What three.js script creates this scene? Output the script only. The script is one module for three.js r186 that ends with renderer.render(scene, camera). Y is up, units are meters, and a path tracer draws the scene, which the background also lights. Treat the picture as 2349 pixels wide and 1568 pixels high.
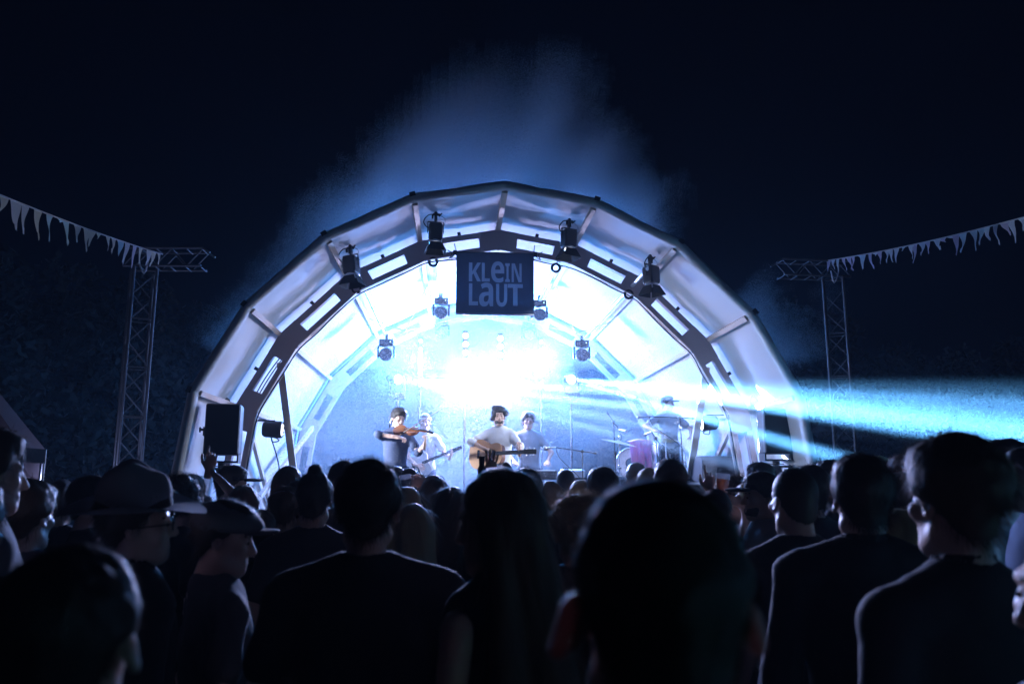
import * as THREE from 'three';
import { mergeGeometries, mergeVertices } from 'three/addons/utils/BufferGeometryUtils.js';
import { RoundedBoxGeometry } from 'three/addons/geometries/RoundedBoxGeometry.js';

// ------------------------------------------------------------------ camera, sky, exposure
const scene = new THREE.Scene();
const camera = new THREE.PerspectiveCamera(46.4, 1024 / 683, 0.05, 600);
const EYE = new THREE.Vector3(0, 1.75, 0), PITCH = 10.1 * Math.PI / 180, YAW = -4.2 * Math.PI / 180;
camera.position.copy(EYE);
camera.rotation.set(PITCH, YAW, 0, 'YXZ');
camera.updateMatrixWorld(true);
camera.focus = 10.5;
camera.userData.fStop = 2.6;
const renderer = new THREE.WebGLRenderer();
renderer.toneMapping = THREE.LinearToneMapping;
renderer.toneMappingExposure = 1;
renderer.shadowMap.enabled = true;
{
  const w = 64, h = 32, d = new Float32Array(w * h * 4);
  for (let y = 0; y < h; y++) for (let x = 0; x < w; x++) d.set([0.00003, 0.00012, 0.0010, 1], (y * w + x) * 4);
  const t = new THREE.DataTexture(d, w, h, THREE.RGBAFormat, THREE.FloatType);
  t.mapping = THREE.EquirectangularReflectionMapping; t.magFilter = THREE.LinearFilter; t.needsUpdate = true;
  scene.background = t; scene.environment = t;
  const moon = new THREE.DirectionalLight(new THREE.Color(0.75, 0.82, 1), 0.0006);
  moon.name = 'moon'; moon.position.set(30, 60, 40); moon.target.position.set(0, 0, -8); moon.castShadow = true;
  moon.shadow.camera.left = -30; moon.shadow.camera.right = 30; moon.shadow.camera.top = 30; moon.shadow.camera.bottom = -30; moon.shadow.camera.far = 200;
  scene.add(moon, moon.target);
}
scene.fog = new THREE.FogExp2(new THREE.Color().setRGB(0.52, 0.75, 1), 0.003);

// ------------------------------------------------------------------ helpers
const V = (x, y, z) => new THREE.Vector3(x, y, z);
function rngOf(seed) { let a = seed >>> 0; return () => { a = (a + 0x6D2B79F5) | 0; let t = Math.imul(a ^ (a >>> 15), 1 | a); t = (t + Math.imul(t ^ (t >>> 7), 61 | t)) ^ t; return ((t ^ (t >>> 14)) >>> 0) / 4294967296; }; }
// where a sight line of the photograph (2349 x 1568) meets the plane z = const
function P(px, py, z) {
  const d = V((px - 1174.5) / 1830, -(py - 784) / 1830, -1).applyQuaternion(camera.quaternion);
  return d.multiplyScalar((z - EYE.z) / d.z).add(EYE);
}
const used = new Map();
function numbered(n) { const k = used.get(n) || 0; used.set(n, k + 1); return k ? n + '_' + String(k).padStart(3, '0') : n; }
function tag(o, label, category, group) { o.userData.label = label; o.userData.category = category; if (group) o.userData.group = group; return o; }
function thing(name, pos, label, category, group, turn = 0) {
  const o = new THREE.Group(); o.name = numbered(name); o.position.copy(pos); o.rotation.y = turn; scene.add(o);
  return tag(o, label, category, group);
}
function mk(name, geos, m, parent) {
  const list = [].concat(geos);
  const g = list.length === 1 ? list[0] : mergeGeometries(list.map(clean));
  const o = new THREE.Mesh(g, m); o.name = parent === scene ? numbered(name) : name; o.castShadow = o.receiveShadow = true;
  parent.add(o); return o;
}
function clean(g) {
  const r = g.index ? g.toNonIndexed() : g;
  for (const k of Object.keys(r.attributes)) if (!['position', 'normal', 'uv'].includes(k)) r.deleteAttribute(k);
  if (!r.attributes.uv) r.setAttribute('uv', new THREE.BufferAttribute(new Float32Array(r.attributes.position.count * 2), 2));
  return r;
}
function struct(name, geos, m) { const o = mk(name, geos, m, scene); o.userData.kind = 'structure'; return o; }
const place = (g, x, y, z, rx = 0, ry = 0, rz = 0) => g.applyMatrix4(new THREE.Matrix4().compose(V(x, y, z), new THREE.Quaternion().setFromEuler(new THREE.Euler(rx, ry, rz, 'YXZ')), V(1, 1, 1)));
const box = (w, h, d, x, y, z, rx, ry, rz) => place(new THREE.BoxGeometry(w, h, d), x, y, z, rx, ry, rz);
const rbox = (w, h, d, r, x, y, z, rx, ry, rz) => place(new RoundedBoxGeometry(w, h, d, 2, r), x, y, z, rx, ry, rz);
function basis(p, q, up = V(0, 1, 0)) {
  const y = q.clone().sub(p).normalize(); let x = new THREE.Vector3().crossVectors(y, up);
  if (x.lengthSq() < 1e-6) x = new THREE.Vector3().crossVectors(y, V(1, 0, 0));
  x.normalize(); const z = new THREE.Vector3().crossVectors(x, y);
  return new THREE.Matrix4().makeBasis(x, y, z);
}
const seat = (g, p, q, up) => g.applyMatrix4(basis(p, q, up).setPosition(p.clone().add(q).multiplyScalar(0.5)));
const cyl = (p, q, r0, r1 = r0, n = 10) => seat(new THREE.CylinderGeometry(r1, r0, p.distanceTo(q), n), p, q);
const bar = (p, q, w, t, up) => seat(new THREE.BoxGeometry(w, p.distanceTo(q), t), p, q, up);
const tube = (pts, r, n = 24, k = 6) => new THREE.TubeGeometry(new THREE.CatmullRomCurve3(pts), n, r, k);
const ball = (r, x, y, z, n = 10) => new THREE.SphereGeometry(r, n, Math.ceil(n * 0.7)).translate(x, y, z);
const lathe = (pts, n = 24) => new THREE.LatheGeometry(pts.map((p) => new THREE.Vector2(p[0], p[1])), n);
// value noise
const hash3 = (x, y, z) => { let h = Math.imul(x, 374761393) ^ Math.imul(y, 668265263) ^ Math.imul(z, 2147483647 ^ 0x5bd1e995); h = Math.imul(h ^ (h >>> 13), 1274126177); return ((h ^ (h >>> 16)) >>> 0) / 4294967296; };
function noise(x, y, z) {
  const i = Math.floor(x), j = Math.floor(y), k = Math.floor(z), u = x - i, v = y - j, w = z - k, s = (t) => t * t * (3 - 2 * t), L = (a, b, t) => a + (b - a) * t, a = s(u), b = s(v), c = s(w);
  return L(L(L(hash3(i, j, k), hash3(i + 1, j, k), a), L(hash3(i, j + 1, k), hash3(i + 1, j + 1, k), a), b), L(L(hash3(i, j, k + 1), hash3(i + 1, j, k + 1), a), L(hash3(i, j + 1, k + 1), hash3(i + 1, j + 1, k + 1), a), b), c);
}
const fbm = (x, y, z, n = 3) => { let a = 0, s = 0.5; for (let i = 0; i < n; i++, s /= 2) { a += s * noise(x, y, z); x = x * 2.03 + 5.1; y = y * 2.03 + 1.7; z = z * 2.03 + 9.2; } return a; };
function bumpTex(n, f, rx = 1, ry = 1) {
  const d = new Uint8Array(n * n * 4);
  for (let y = 0; y < n; y++) for (let x = 0; x < n; x++) { const c = Math.max(0, Math.min(255, f(x / n, y / n) * 255)); d.set([c, c, c, 255], (y * n + x) * 4); }
  const t = new THREE.DataTexture(d, n, n); t.wrapS = t.wrapT = THREE.RepeatWrapping; t.magFilter = THREE.LinearFilter; t.repeat.set(rx, ry); t.needsUpdate = true; return t;
}
const tile = (f, n) => (u, v) => { const a = u * n, b = v * n, wx = u, wy = v; return (f(a, b) * (1 - wx) + f(a - n, b) * wx) * (1 - wy) + (f(a, b - n) * (1 - wx) + f(a - n, b - n) * wx) * wy; };
const std = (r, g, b, rough = 0.8, metal = 0, more = {}) => new THREE.MeshStandardMaterial({ color: new THREE.Color().setRGB(r, g, b), roughness: rough, metalness: metal, side: THREE.DoubleSide, ...more });
const phys = (r, g, b, rough, more = {}) => new THREE.MeshPhysicalMaterial({ color: new THREE.Color().setRGB(r, g, b), roughness: rough, side: THREE.DoubleSide, ...more });
const glow = (r, g, b, k) => new THREE.MeshStandardMaterial({ color: 0x111111, emissive: new THREE.Color().setRGB(r, g, b), emissiveIntensity: k, roughness: 0.4 });

const weave = bumpTex(256, (u, v) => 0.5 + 0.25 * Math.sin(v * 2 * Math.PI * 32) * 0.6 + 0.3 * (tile((a, b) => fbm(a, b, 3), 16)(u, v) - 0.45));
const grainTex = bumpTex(256, (u, v) => 0.25 + 0.75 * tile((a, b) => fbm(a * 6, b * 0.6, 7, 4), 12)(u, v));
const speck = bumpTex(256, tile((a, b) => fbm(a, b, 1, 4), 40));
const cloth = bumpTex(256, (u, v) => 0.5 + 0.3 * Math.sin(u * 2 * Math.PI * 60) * Math.sin(v * 2 * Math.PI * 60) + 0.5 * (tile((a, b) => fbm(a, b, 3), 14)(u, v) - 0.5));
const M = {
  canvas: phys(0.76, 0.775, 0.81, 0.85, { transmission: 0.42, thickness: 0, bumpMap: weave, bumpScale: 0.004, specularIntensity: 0.4 }),
  rim: phys(0.62, 0.63, 0.66, 0.8, { bumpMap: weave, bumpScale: 0.006 }),
  wood: std(0.27, 0.2, 0.2, 0.6, 0, { map: null, bumpMap: grainTex, bumpScale: 0.001 }),
  purlin: std(0.46, 0.36, 0.3, 0.65, 0, { bumpMap: grainTex, bumpScale: 0.001 }),
  tower: std(0.16, 0.165, 0.18, 0.5, 0.9), alu: std(0.72, 0.73, 0.76, 0.32, 0.9), black: std(0.02, 0.02, 0.024, 0.5, 0, { bumpMap: speck, bumpScale: 0.0006 }), matte: std(0.012, 0.012, 0.014, 0.9),
  steel: std(0.45, 0.45, 0.48, 0.4, 0.85), chrome: std(0.8, 0.8, 0.82, 0.18, 1), rubber: std(0.02, 0.02, 0.02, 0.8),
  deck: std(0.05, 0.045, 0.04, 0.7, 0, { bumpMap: speck, bumpScale: 0.002 }), skirt: std(0.03, 0.03, 0.035, 0.9), lens: phys(0.05, 0.05, 0.06, 0.1, { clearcoat: 1 }),
};
// ------------------------------------------------------------------ ground
{
  const g = new THREE.PlaneGeometry(240, 240, 120, 120).rotateX(-Math.PI / 2), p = g.attributes.position;
  for (let i = 0; i < p.count; i++) p.setY(i, 0.06 * (fbm(p.getX(i) * 0.4, 0, p.getZ(i) * 0.4) - 0.45));
  g.computeVertexNormals();
  struct('ground', g, std(0.022, 0.03, 0.014, 0.95, 0, { bumpMap: speck, bumpScale: 0.03 }));
}
// ------------------------------------------------------------------ arched stage
const CX = 0.58, FLOOR = 1.0, ZF = -9.0, ZM = -10.5, ZR = -15.0;
const HALF = [[3.84, -0.02], [3.47, 2.77], [2.94, 3.74], [2.09, 4.58], [1.09, 5.08], [0, 5.27]];
const ARCH = [...HALF.map(([x, y]) => new THREE.Vector2(CX - x, y)), ...HALF.slice(0, -1).reverse().map(([x, y]) => new THREE.Vector2(CX + x, y))];
function inset(k) {   // the arch outline moved inward by k metres
  const n = ARCH.length, dir = (i) => ARCH[i + 1].clone().sub(ARCH[i]).normalize(), inn = (d) => new THREE.Vector2(d.y, -d.x);
  return ARCH.map((p, i) => {
    if (i === 0 || i === n - 1) return p.clone().add(inn(dir(i ? n - 2 : 0)).multiplyScalar(k)).setY(p.y);
    const a = inn(dir(i - 1)), b = inn(dir(i)), m = a.clone().add(b).normalize();
    return p.clone().add(m.multiplyScalar(k / m.dot(a)));
  });
}
const stage = thing('arched_stage', V(CX, 0, ZM), 'big arched white canvas stage roof on dark wooden arches, glowing blue from within', 'stage');
const S = (name, geos, m, parent = stage) => { const l = [].concat(geos).map(clean); const g = l.length > 1 ? mergeGeometries(l) : l[0]; return mk(name, g.translate(-CX, 0, -ZM), m, parent); };
const lerpP = (a, b, t) => a.clone().lerp(b, t);
// canvas panels: one between each pair of arches and ridges
{
  const nrm = (a, b) => { const d = b.clone().sub(a).normalize(); return new THREE.Vector2(-d.y, d.x); };
  for (const [z0, z1, seed] of [[ZF - 0.02, ZM, 1], [ZM, ZR - 0.3, 2]]) for (let i = 0; i < ARCH.length - 1; i++) {
    const a = ARCH[i], b = ARCH[i + 1], nu = 18, nv = Math.round((z0 - z1) * 10), g = new THREE.PlaneGeometry(1, 1, nu, nv), p = g.attributes.position, uv = g.attributes.uv, n = nrm(a, b), L = a.distanceTo(b);
    for (let k = 0; k < p.count; k++) {
      const u = p.getX(k) + 0.5, v = p.getY(k) + 0.5, q = lerpP(a, b, u), z = z0 + (z1 - z0) * v;
      const e = Math.sin(Math.PI * u) * Math.min(1, 6 * v * (1 - v)), w = e * (0.045 * (fbm(u * 2.2 + i * 7, v * 5, seed) - 0.45) + 0.03 * (fbm(u * 9 + v * 2 + i * 3, v * 1.6, seed + 5) - 0.45) - 0.012);
      p.setXYZ(k, q.x + n.x * w, q.y + n.y * w, z); uv.setXY(k, u * L * 1.2 + i, z * 1.2);
    }
    g.computeVertexNormals();
    S('canvas_panel', g, M.canvas);
  }
}
// the folded front edge of the canvas
{
  const o = inset(-0.02), q = inset(0.085), sec = [];
  for (let i = 0; i < o.length - 1; i++) {
    const N = 14, prof = [[0, 0.0], [0.0, 0.05], [0.25, 0.085], [0.75, 0.085], [1, 0.05], [1, 0.0]];
    const g = new THREE.PlaneGeometry(1, 1, N, prof.length - 1), p = g.attributes.position;
    for (let k = 0; k < p.count; k++) {
      const u = p.getX(k) + 0.5, j = Math.round((0.5 - p.getY(k)) * (prof.length - 1)), [t, dz] = prof[j];
      const a = lerpP(o[i], o[i + 1], u), b = lerpP(q[i], q[i + 1], u), r = lerpP(a, b, t), s = u * (1 - u) * 4, w = (fbm(r.x * 5, r.y * 5, j * 0.7) - 0.45) * 0.05 * s;
      p.setXYZ(k, r.x + w * 0.3, r.y + w * 0.4 - (t > 0.5 ? 0.015 * s * 0 : 0), ZF + dz + w);
    }
    g.computeVertexNormals(); S('canvas_hem', g, M.rim);
  }
  for (let i = 1; i < o.length - 1; i++) if (i !== 5) { const a = o[i], b = q[i], d = b.clone().sub(a).normalize(); S('hem_strap', bar(V(a.x - d.x * 0.004, a.y - d.y * 0.004, ZF + 0.05), V(lerpP(a, b, 0.4).x, lerpP(a, b, 0.4).y, ZF + 0.05), 0.07, 0.1, V(0, 0, 1)), M.matte); }
}
// wooden arches: gusset plates at the bends, two chords between them
function woodArch(z, depth, front) {
  const o = inset(0.10), q = inset(0.38), c1 = inset(0.17), c2 = inset(0.31);
  const P3 = (v, zz = z) => V(v.x, v.y, zz);
  const poly = (pts, dz) => { const s = new THREE.Shape(pts); return new THREE.ExtrudeGeometry(s, { depth: dz, bevelEnabled: true, bevelThickness: 0.006, bevelSize: 0.006, bevelSegments: 1 }).translate(0, 0, z - dz / 2); };
  for (let i = 0; i < o.length - 1; i++) {
    const g = 0.26, L = o[i].distanceTo(o[i + 1]), t0 = i === 0 ? 0 : g / L, t1 = i === o.length - 2 ? 1 : 1 - g / L;
    S('arch_chord', [poly([lerpP(o[i], o[i + 1], t0), lerpP(o[i], o[i + 1], t1), lerpP(c1[i], c1[i + 1], t1), lerpP(c1[i], c1[i + 1], t0)], depth),
      poly([lerpP(c2[i], c2[i + 1], t0), lerpP(c2[i], c2[i + 1], t1), lerpP(q[i], q[i + 1], t1), lerpP(q[i], q[i + 1], t0)], depth)], M.wood);
    if (i > 0) {
      const Lp = o[i].distanceTo(o[i - 1]), tp = g / Lp;
      const pts = [lerpP(o[i], o[i - 1], tp + 0.004), o[i], lerpP(o[i], o[i + 1], t0 + 0.004), lerpP(q[i], q[i + 1], t0 + 0.004), q[i], lerpP(q[i], q[i - 1], tp + 0.004)];
      S('gusset_plate', poly(pts, depth + 0.02), M.wood);
    }
    if (front && i > 0 && i < o.length - 2) { const a = lerpP(o[i], o[i + 1], 0.5), d = o[i + 1].clone().sub(o[i]).normalize(), n = new THREE.Vector2(-d.y, d.x); S('arch_peg', bar(V(a.x, a.y, z), V(a.x + n.x * 0.06, a.y + n.y * 0.06, z), 0.045, 0.045), M.black); }
    if (front) { // lath under the inner chord
      const a = lerpP(q[i], q[i + 1], 0.02), b = lerpP(q[i], q[i + 1], 0.98); S('arch_lath', bar(P3(a), P3(b), 0.012, depth + 0.08, V(0, 0, 1)), M.purlin);
    }
  }
}
woodArch(ZM, 0.09, true); woodArch(ZR, 0.09, false);
// purlins run along the ridges, front to back
{
  const o = inset(0.06);
  for (let i = 1; i < o.length - 1; i++) for (const [za, zb] of [[ZF + 0.0, ZM + 0.06], [ZM - 0.06, ZR]]) {
    const r = Math.atan2(ARCH[i].y - 1.5, ARCH[i].x - CX);
    S('purlin', bar(V(o[i].x, o[i].y, za), V(o[i].x, o[i].y, zb), 0.06, 0.11, V(Math.cos(r), Math.sin(r), 0)), M.purlin);
  }
  for (const s of [-1, 1]) for (const [za, zb] of [[ZF, ZM + 0.06], [ZM - 0.06, ZR]]) { const x = CX + s * 3.62, y = 1.3; S('purlin', bar(V(x, y, za), V(x, y, zb), 0.06, 0.11, V(s, 0, 0)), M.purlin); }
}
// inner braces
for (const s of [-1, 1]) {
  const X = (x) => CX + s * x;
  S('brace', bar(V(X(2.86), 3.32, ZM - 0.06), V(X(2.6), FLOOR, ZM - 0.75), 0.09, 0.06, V(0, 0, 1)), M.purlin);
  S('brace', bar(V(X(3.3), 2.75, ZM - 0.1), V(X(3.66), FLOOR, -14.6), 0.08, 0.05, V(1, 0, 0)), M.purlin);
  S('brace', bar(V(X(3.5), FLOOR, ZM - 0.3), V(X(3.12), 2.75, -14.7), 0.08, 0.05, V(1, 0, 0)), M.purlin);
}
// tension wires under the roof
for (const s of [-1, 1]) {
  const N = [V(CX + s * 1.0, 4.78, -12.0), V(CX + s * 1.95, 4.35, -12.6)];
  const tip = V(CX + s * 1.35, 4.12, -12.4);
  for (const n of N) S('tension_wire', [cyl(n, tip, 0.006, 0.006, 5), cyl(n.clone().add(V(0, 0, -0.4)), tip, 0.005, 0.005, 5)], M.steel);
  S('tension_wire', [cyl(tip, V(CX + s * 2.5, 3.95, -14.9), 0.006, 0.006, 5), cyl(tip, V(CX + s * 0.2, 4.95, -14.9), 0.006, 0.006, 5)], M.steel);
}
// power cables tied along the wooden arch and hanging from it
{
  const c = inset(0.395), r = rngOf(17);
  for (const k of [0, 1]) { const pts = []; for (let i = k ? 5 : 0; i < (k ? c.length - 1 : 5); i++) for (let u = 0; u < 3; u++) { const q = lerpP(c[i], c[i + 1], u / 3); pts.push(V(q.x + 0.02 * (r() - 0.5), Math.max(q.y, 1) - 0.02 - 0.03 * r(), ZM + 0.05 + 0.02 * r())); } S('arch_cable', tube(pts, 0.009, 90, 5), M.rubber); }
  for (let i = 0; i < 3; i++) { const a = lerpP(c[1], c[2], 0.98 - i * 0.03), b = lerpP(c[1], c[2], -0.1), d = 0.10 + 0.035 * i; S('arch_cable', tube([V(a.x - d * 0.8, a.y + d * 0.4, ZM - 0.07), V((a.x + b.x) / 2 - d, (a.y + b.y) / 2 + d * 0.5, ZM - 0.08), V(b.x - d * 0.9, b.y + d * 0.2, ZM - 0.07)], 0.008, 20, 5), M.rubber); }
  const w = P(628, 990, -10.55); S('arch_cable', tube([V(w.x - 0.05, w.y - 0.05, -10.6), V(w.x + 0.05, w.y - 0.5, -10.75), V(w.x - 0.02, w.y - 1.0, -10.8), V(w.x - 0.1, FLOOR + 0.02, -10.7)], 0.009, 24, 5), M.rubber);
}
// round fixings on the outer arch legs
for (const [px, py] of [[512, 928], [1737, 918]]) { const c = P(px, py, ZM + 0.25); S('fixing_disc', place(new THREE.CylinderGeometry(0.1, 0.1, 0.03, 24), c.x, c.y, c.z, Math.PI / 2, px < 1000 ? 0.9 : -0.9, 0), M.black); }
// deck
{
  for (let i = 0; i < 6; i++) for (let j = 0; j < 6; j++) S('deck_board', box(1.12, 0.06, 0.86, CX - 2.85 + i * 1.14, FLOOR - 0.03, -10.35 - j * 0.88), M.deck);
  S('deck_skirt', box(6.9, FLOOR - 0.09, 0.04, CX, (FLOOR - 0.07) / 2, -9.9), M.skirt);
}
// ------------------------------------------------------------------ things hung in the arch
// four lighting pipes run under the roof
const pipeAt = [[812, 610], [1000, 545], [1300, 560], [1478, 625]].map(([x, y]) => P(x, y, -9.75));
const pipeNames = ['leftmost of the four thin aluminium pipes under the stage roof, far left of the sign', 'aluminium pipe under the stage roof just left of the sign', 'aluminium pipe under the stage roof just right of the sign', 'rightmost of the four thin aluminium pipes under the stage roof'];
pipeAt.forEach((c, i) => {
  const t = thing('lighting_pipe', c, pipeNames[i], 'pipe', 'aluminium pipes under the stage roof');
  mk('tube', cyl(V(0, 0, 0.2), V(0, 0, -4.6), 0.026, 0.026, 12), M.alu, t);
  for (const z of [-0.9, -2.3]) mk('sleeve', cyl(V(0, 0, z), V(0, 0, z - 0.12), 0.031, 0.031, 12), M.steel, t);
  mk('clamp', [cyl(V(0, 0, ZM - c.z + 0.06), V(0, 0, ZM - c.z - 0.06), 0.045, 0.045, 10), box(0.04, 0.16, 0.05, 0, 0.1, ZM - c.z)], M.black, t);
  mk('pipe_hook', [place(new THREE.TorusGeometry(0.055, 0.018, 8, 18), -0.05, -0.12, ZM - c.z + 0.05), cyl(V(-0.05, -0.07, ZM - c.z + 0.05), V(0, 0, ZM - c.z + 0.05), 0.008)], M.matte, t);
});
// four black theatre lanterns with barn doors at the front ends of the pipes
function lantern(c, yaw, label) {
  const t = thing('theatre_lantern', c, label, 'spotlight', 'black barn door lanterns under the front of the stage roof', yaw);
  const k = 1.0;
  mk('hook_clamp', [box(0.05, 0.11, 0.06, 0, -0.02, 0), cyl(V(-0.05, 0.03, 0), V(0.07, 0.03, 0), 0.022), ball(0.03, 0, 0.055, 0), cyl(V(0.05, 0.0, 0), V(0.1, 0.05, 0.02), 0.012), box(0.03, 0.06, 0.03, -0.055, -0.02, 0.02)], M.black, t);
  mk('yoke', [box(0.26, 0.012, 0.035, 0, -0.10, 0), box(0.012, 0.2, 0.035, -0.13, -0.2, 0), box(0.012, 0.2, 0.035, 0.13, -0.2, 0), cyl(V(0, -0.1, 0), V(0, -0.03, 0), 0.016)], M.black, t);
  const body = [rbox(0.22, 0.3, 0.22, 0.035, 0, -0.28, 0)];
  for (let i = 0; i < 6; i++) body.push(box(0.235, 0.008, 0.2, 0, -0.18 - i * 0.035, 0));
  mk('housing', body, M.black, t);
  mk('lens_ring', [cyl(V(0, -0.42, 0), V(0, -0.455, 0), 0.105, 0.115, 20)], M.steel, t);
  const flap = (ry) => { const s = new THREE.Shape([new THREE.Vector2(-0.085, 0), new THREE.Vector2(0.085, 0), new THREE.Vector2(0.15, -0.17), new THREE.Vector2(-0.15, -0.17)]); return place(place(new THREE.ExtrudeGeometry(s, { depth: 0.004, bevelEnabled: false }), 0, 0, 0, -0.42, 0, 0), 0, 0, 0.1).rotateY(ry).translate(0, -0.46, 0); };
  for (let i = 0; i < 4; i++) mk('barn_door', flap(i * Math.PI / 2), M.matte, t);
  mk('cable', tube([V(0.05, 0.02, 0.03), V(-0.12, 0.0, 0.05), V(-0.2, -0.12, 0.04), V(-0.13, -0.2, 0), V(-0.08, -0.16, -0.08)], 0.009, 20, 5), M.rubber, t);
  mk('safety_wire', tube([V(0.06, 0.03, 0), V(0.15, -0.05, 0.02), V(0.14, -0.16, 0.02)], 0.006, 12, 5), M.steel, t);
  return t;
}
const lanternNames = ['black lantern with barn doors, leftmost of the four under the roof edge', 'black lantern with barn doors hanging upright just left of the sign', 'black lantern with barn doors hanging just right of the sign', 'black lantern with barn doors, rightmost of the four under the roof edge'];
[[806, 578, -0.35], [1000, 503, 0.1], [1303, 518, 0.3], [1487, 600, 0.6]].forEach(([x, y, r], i) => { const z = -9.75, t = lantern(P(x, y, z), r, lanternNames[i]); t.rotation.z = [0.10, 0, -0.05, 0.02][i]; t.position.z += 0.12; t.scale.setScalar(0.76); });
// dark moving heads further back on the pipes
function movingHead(c, label) {
  const t = thing('moving_head_lamp', c, label, 'spotlight', 'unlit moving head lamps on the roof pipes');
  t.scale.setScalar(0.86); mk('clamp', [box(0.05, 0.12, 0.06, 0, 0.22, 0)], M.black, t);
  mk('base_box', rbox(0.27, 0.13, 0.22, 0.02, 0, 0.11, 0), M.black, t);
  for (const s of [-1, 1]) mk('fork', rbox(0.04, 0.24, 0.1, 0.015, s * 0.15, -0.06, 0), M.black, t);
  mk('head_shell', [lathe([[0.0, -0.14], [0.09, -0.13], [0.125, -0.05], [0.13, 0.08], [0.12, 0.12], [0.1, 0.125]], 24).rotateX(Math.PI / 2 + 0.25).translate(0, -0.1, 0)], M.black, t);
  mk('front_lens', place(new THREE.CylinderGeometry(0.105, 0.105, 0.01, 24), 0, -0.13, 0.12, Math.PI / 2 + 0.25), M.lens, t);
  mk('display_light', box(0.012, 0.012, 0.006, 0.08, 0.12, 0.112), glow(0.6, 1, 0.7, 6), t);
}
[[1012, 705, 1, 'dark moving head lamp on the pipe just left of the sign, lower edge level'], [1237, 710, 2, 'dark moving head lamp peeking out right behind the sign'], [886, 800, 0, 'dark moving head lamp hanging far left beside the wooden arch'], [1334, 802, 3, 'dark moving head lamp hanging far right below the roof wires'], [1014, 752, 1, 'faint second lamp behind the one left of the sign, deeper in the haze'], [1213, 757, 2, 'faint second lamp behind the one right of the sign, deeper in the haze']].forEach(([x, y, k, label], i) => {
  let z = -9.75; for (let d = 10; d < 15; d += 0.05) { const q = P(x, y, -d); if (Math.abs(q.x - pipeAt[k].x) < Math.abs(P(x, y, z).x - pipeAt[k].x)) z = -d; }
  if (i >= 4) z = Math.min(z, -12.9); else z = Math.max(Math.min(z, -11.4), -13);
  movingHead(P(x, y, z), label);
});
// ------------------------------------------------------------------ lamps
const WHITE = new THREE.Color().setRGB(0.54, 0.55, 1.0), BLUE = new THREE.Color().setRGB(0.06, 0.32, 1.0), CYAN = new THREE.Color().setRGB(0.24, 0.6, 1.0);
function point(parent, c, color, cd, r) { const l = new THREE.PointLight(color, cd, 0, 2); l.position.copy(c); l.name = 'lamp'; l.castShadow = true; l.shadow.radius = r / 0.02; parent.add(l); return l; }
function spot(parent, from, to, color, cd, deg, pen, r) {
  const l = new THREE.SpotLight(color, cd, 0, deg * Math.PI / 180, pen, 2); l.name = 'lamp'; l.position.copy(from); l.castShadow = true; l.shadow.radius = r / 0.02;
  l.target.position.copy(to); parent.add(l, l.target); return l;
}
const ZL = -13.6;
// four upright lamp battens at the back: the two inner ones are the brightest things on stage
[[965, 782, 875, 0, 'dotted upright lamp batten left of the two dazzling ones'], [1068, 770, 905, 1, 'dazzling upright lamp batten, left one of the bright pair'], [1148, 776, 910, 1, 'dazzling upright lamp batten, right one of the bright pair'], [1241, 784, 880, 0, 'dotted upright lamp batten right of the two dazzling ones']].forEach(([x, ya, yb, hot, label]) => {
  const zb = hot ? ZL : -14.8, a = P(x, ya, zb), b = P(x, yb, zb), t = thing('lamp_batten', V(a.x, b.y, zb), label, 'stage lamp', 'upright lamp battens at the back of the stage'), h = a.y - b.y, n = hot ? 8 : 6;
  mk('rail', rbox(0.1, h + 0.2, 0.06, 0.012, 0, h / 2, -0.06), M.black, t);
  const gm = hot ? glow(0.8, 0.9, 1, 30) : glow(0.75, 0.87, 1, 14);
  for (let i = 0; i < n; i++) if (hot || i !== 2) mk('lamp_bulb', ball(hot ? 0.045 : 0.03, 0, h * (1 - i / (n - 1)), 0, 8), gm, t);
  mk('stand', [cyl(V(0, -b.y + FLOOR, -0.06), V(0, -0.1, -0.06), 0.02), box(0.4, 0.03, 0.4, 0, FLOOR - b.y + 0.015, -0.06)], M.black, t);
  if (hot) { point(t, V(0, h * 0.05, 0.14), WHITE, 40, 0.06); spot(t, V(0, h * 0.45, 0.12), V(x < 1100 ? -0.6 : 0.6, -2.1, 11), WHITE, 260, 17, 0.6, 0.1); }
  else point(t, V(0, h * 0.5, 0.12), BLUE, 150, 0.08);
});
// beam heads that throw the shafts of light over the crowd to the right
function beamHead(px, py, z, label, aims, color = CYAN) {
  const c = P(px, py, z), t = thing('beam_head_lamp', c, label, 'spotlight', 'lit beam heads at the back of the stage');
  const to0 = P(...aims[0].to), d = to0.clone().sub(c).normalize();
  mk('head_shell', lathe([[0, -0.24], [0.08, -0.22], [0.1, -0.1], [0.095, 0.02]], 20).applyMatrix4(basis(V(0, 0, 0), d)), M.black, t);
  mk('lens_light', new THREE.SphereGeometry(0.075, 12, 8).translate(d.x * 0.01, d.y * 0.01, d.z * 0.01), glow(0.85, 0.95, 1, 90), t);
  for (const s of [-1, 1]) mk('fork', rbox(0.03, 0.3, 0.08, 0.01, s * 0.13, -0.1, -0.05), M.black, t);
  mk('base_box', rbox(0.3, 0.12, 0.26, 0.02, 0, -0.3, -0.05), M.black, t);
  mk('stand', [cyl(V(0, FLOOR - c.y, -0.05), V(0, -0.34, -0.05), 0.025), box(0.4, 0.03, 0.4, 0, FLOOR - c.y + 0.015, -0.05)], M.black, t);
  for (const a of aims) { const q = P(...a.to), e = q.clone().sub(c).normalize(); spot(t, e.clone().multiplyScalar(0.1), q.clone().sub(c), color, a.cd, a.deg, a.pen ?? 0.5, 0.03); }
}
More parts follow.
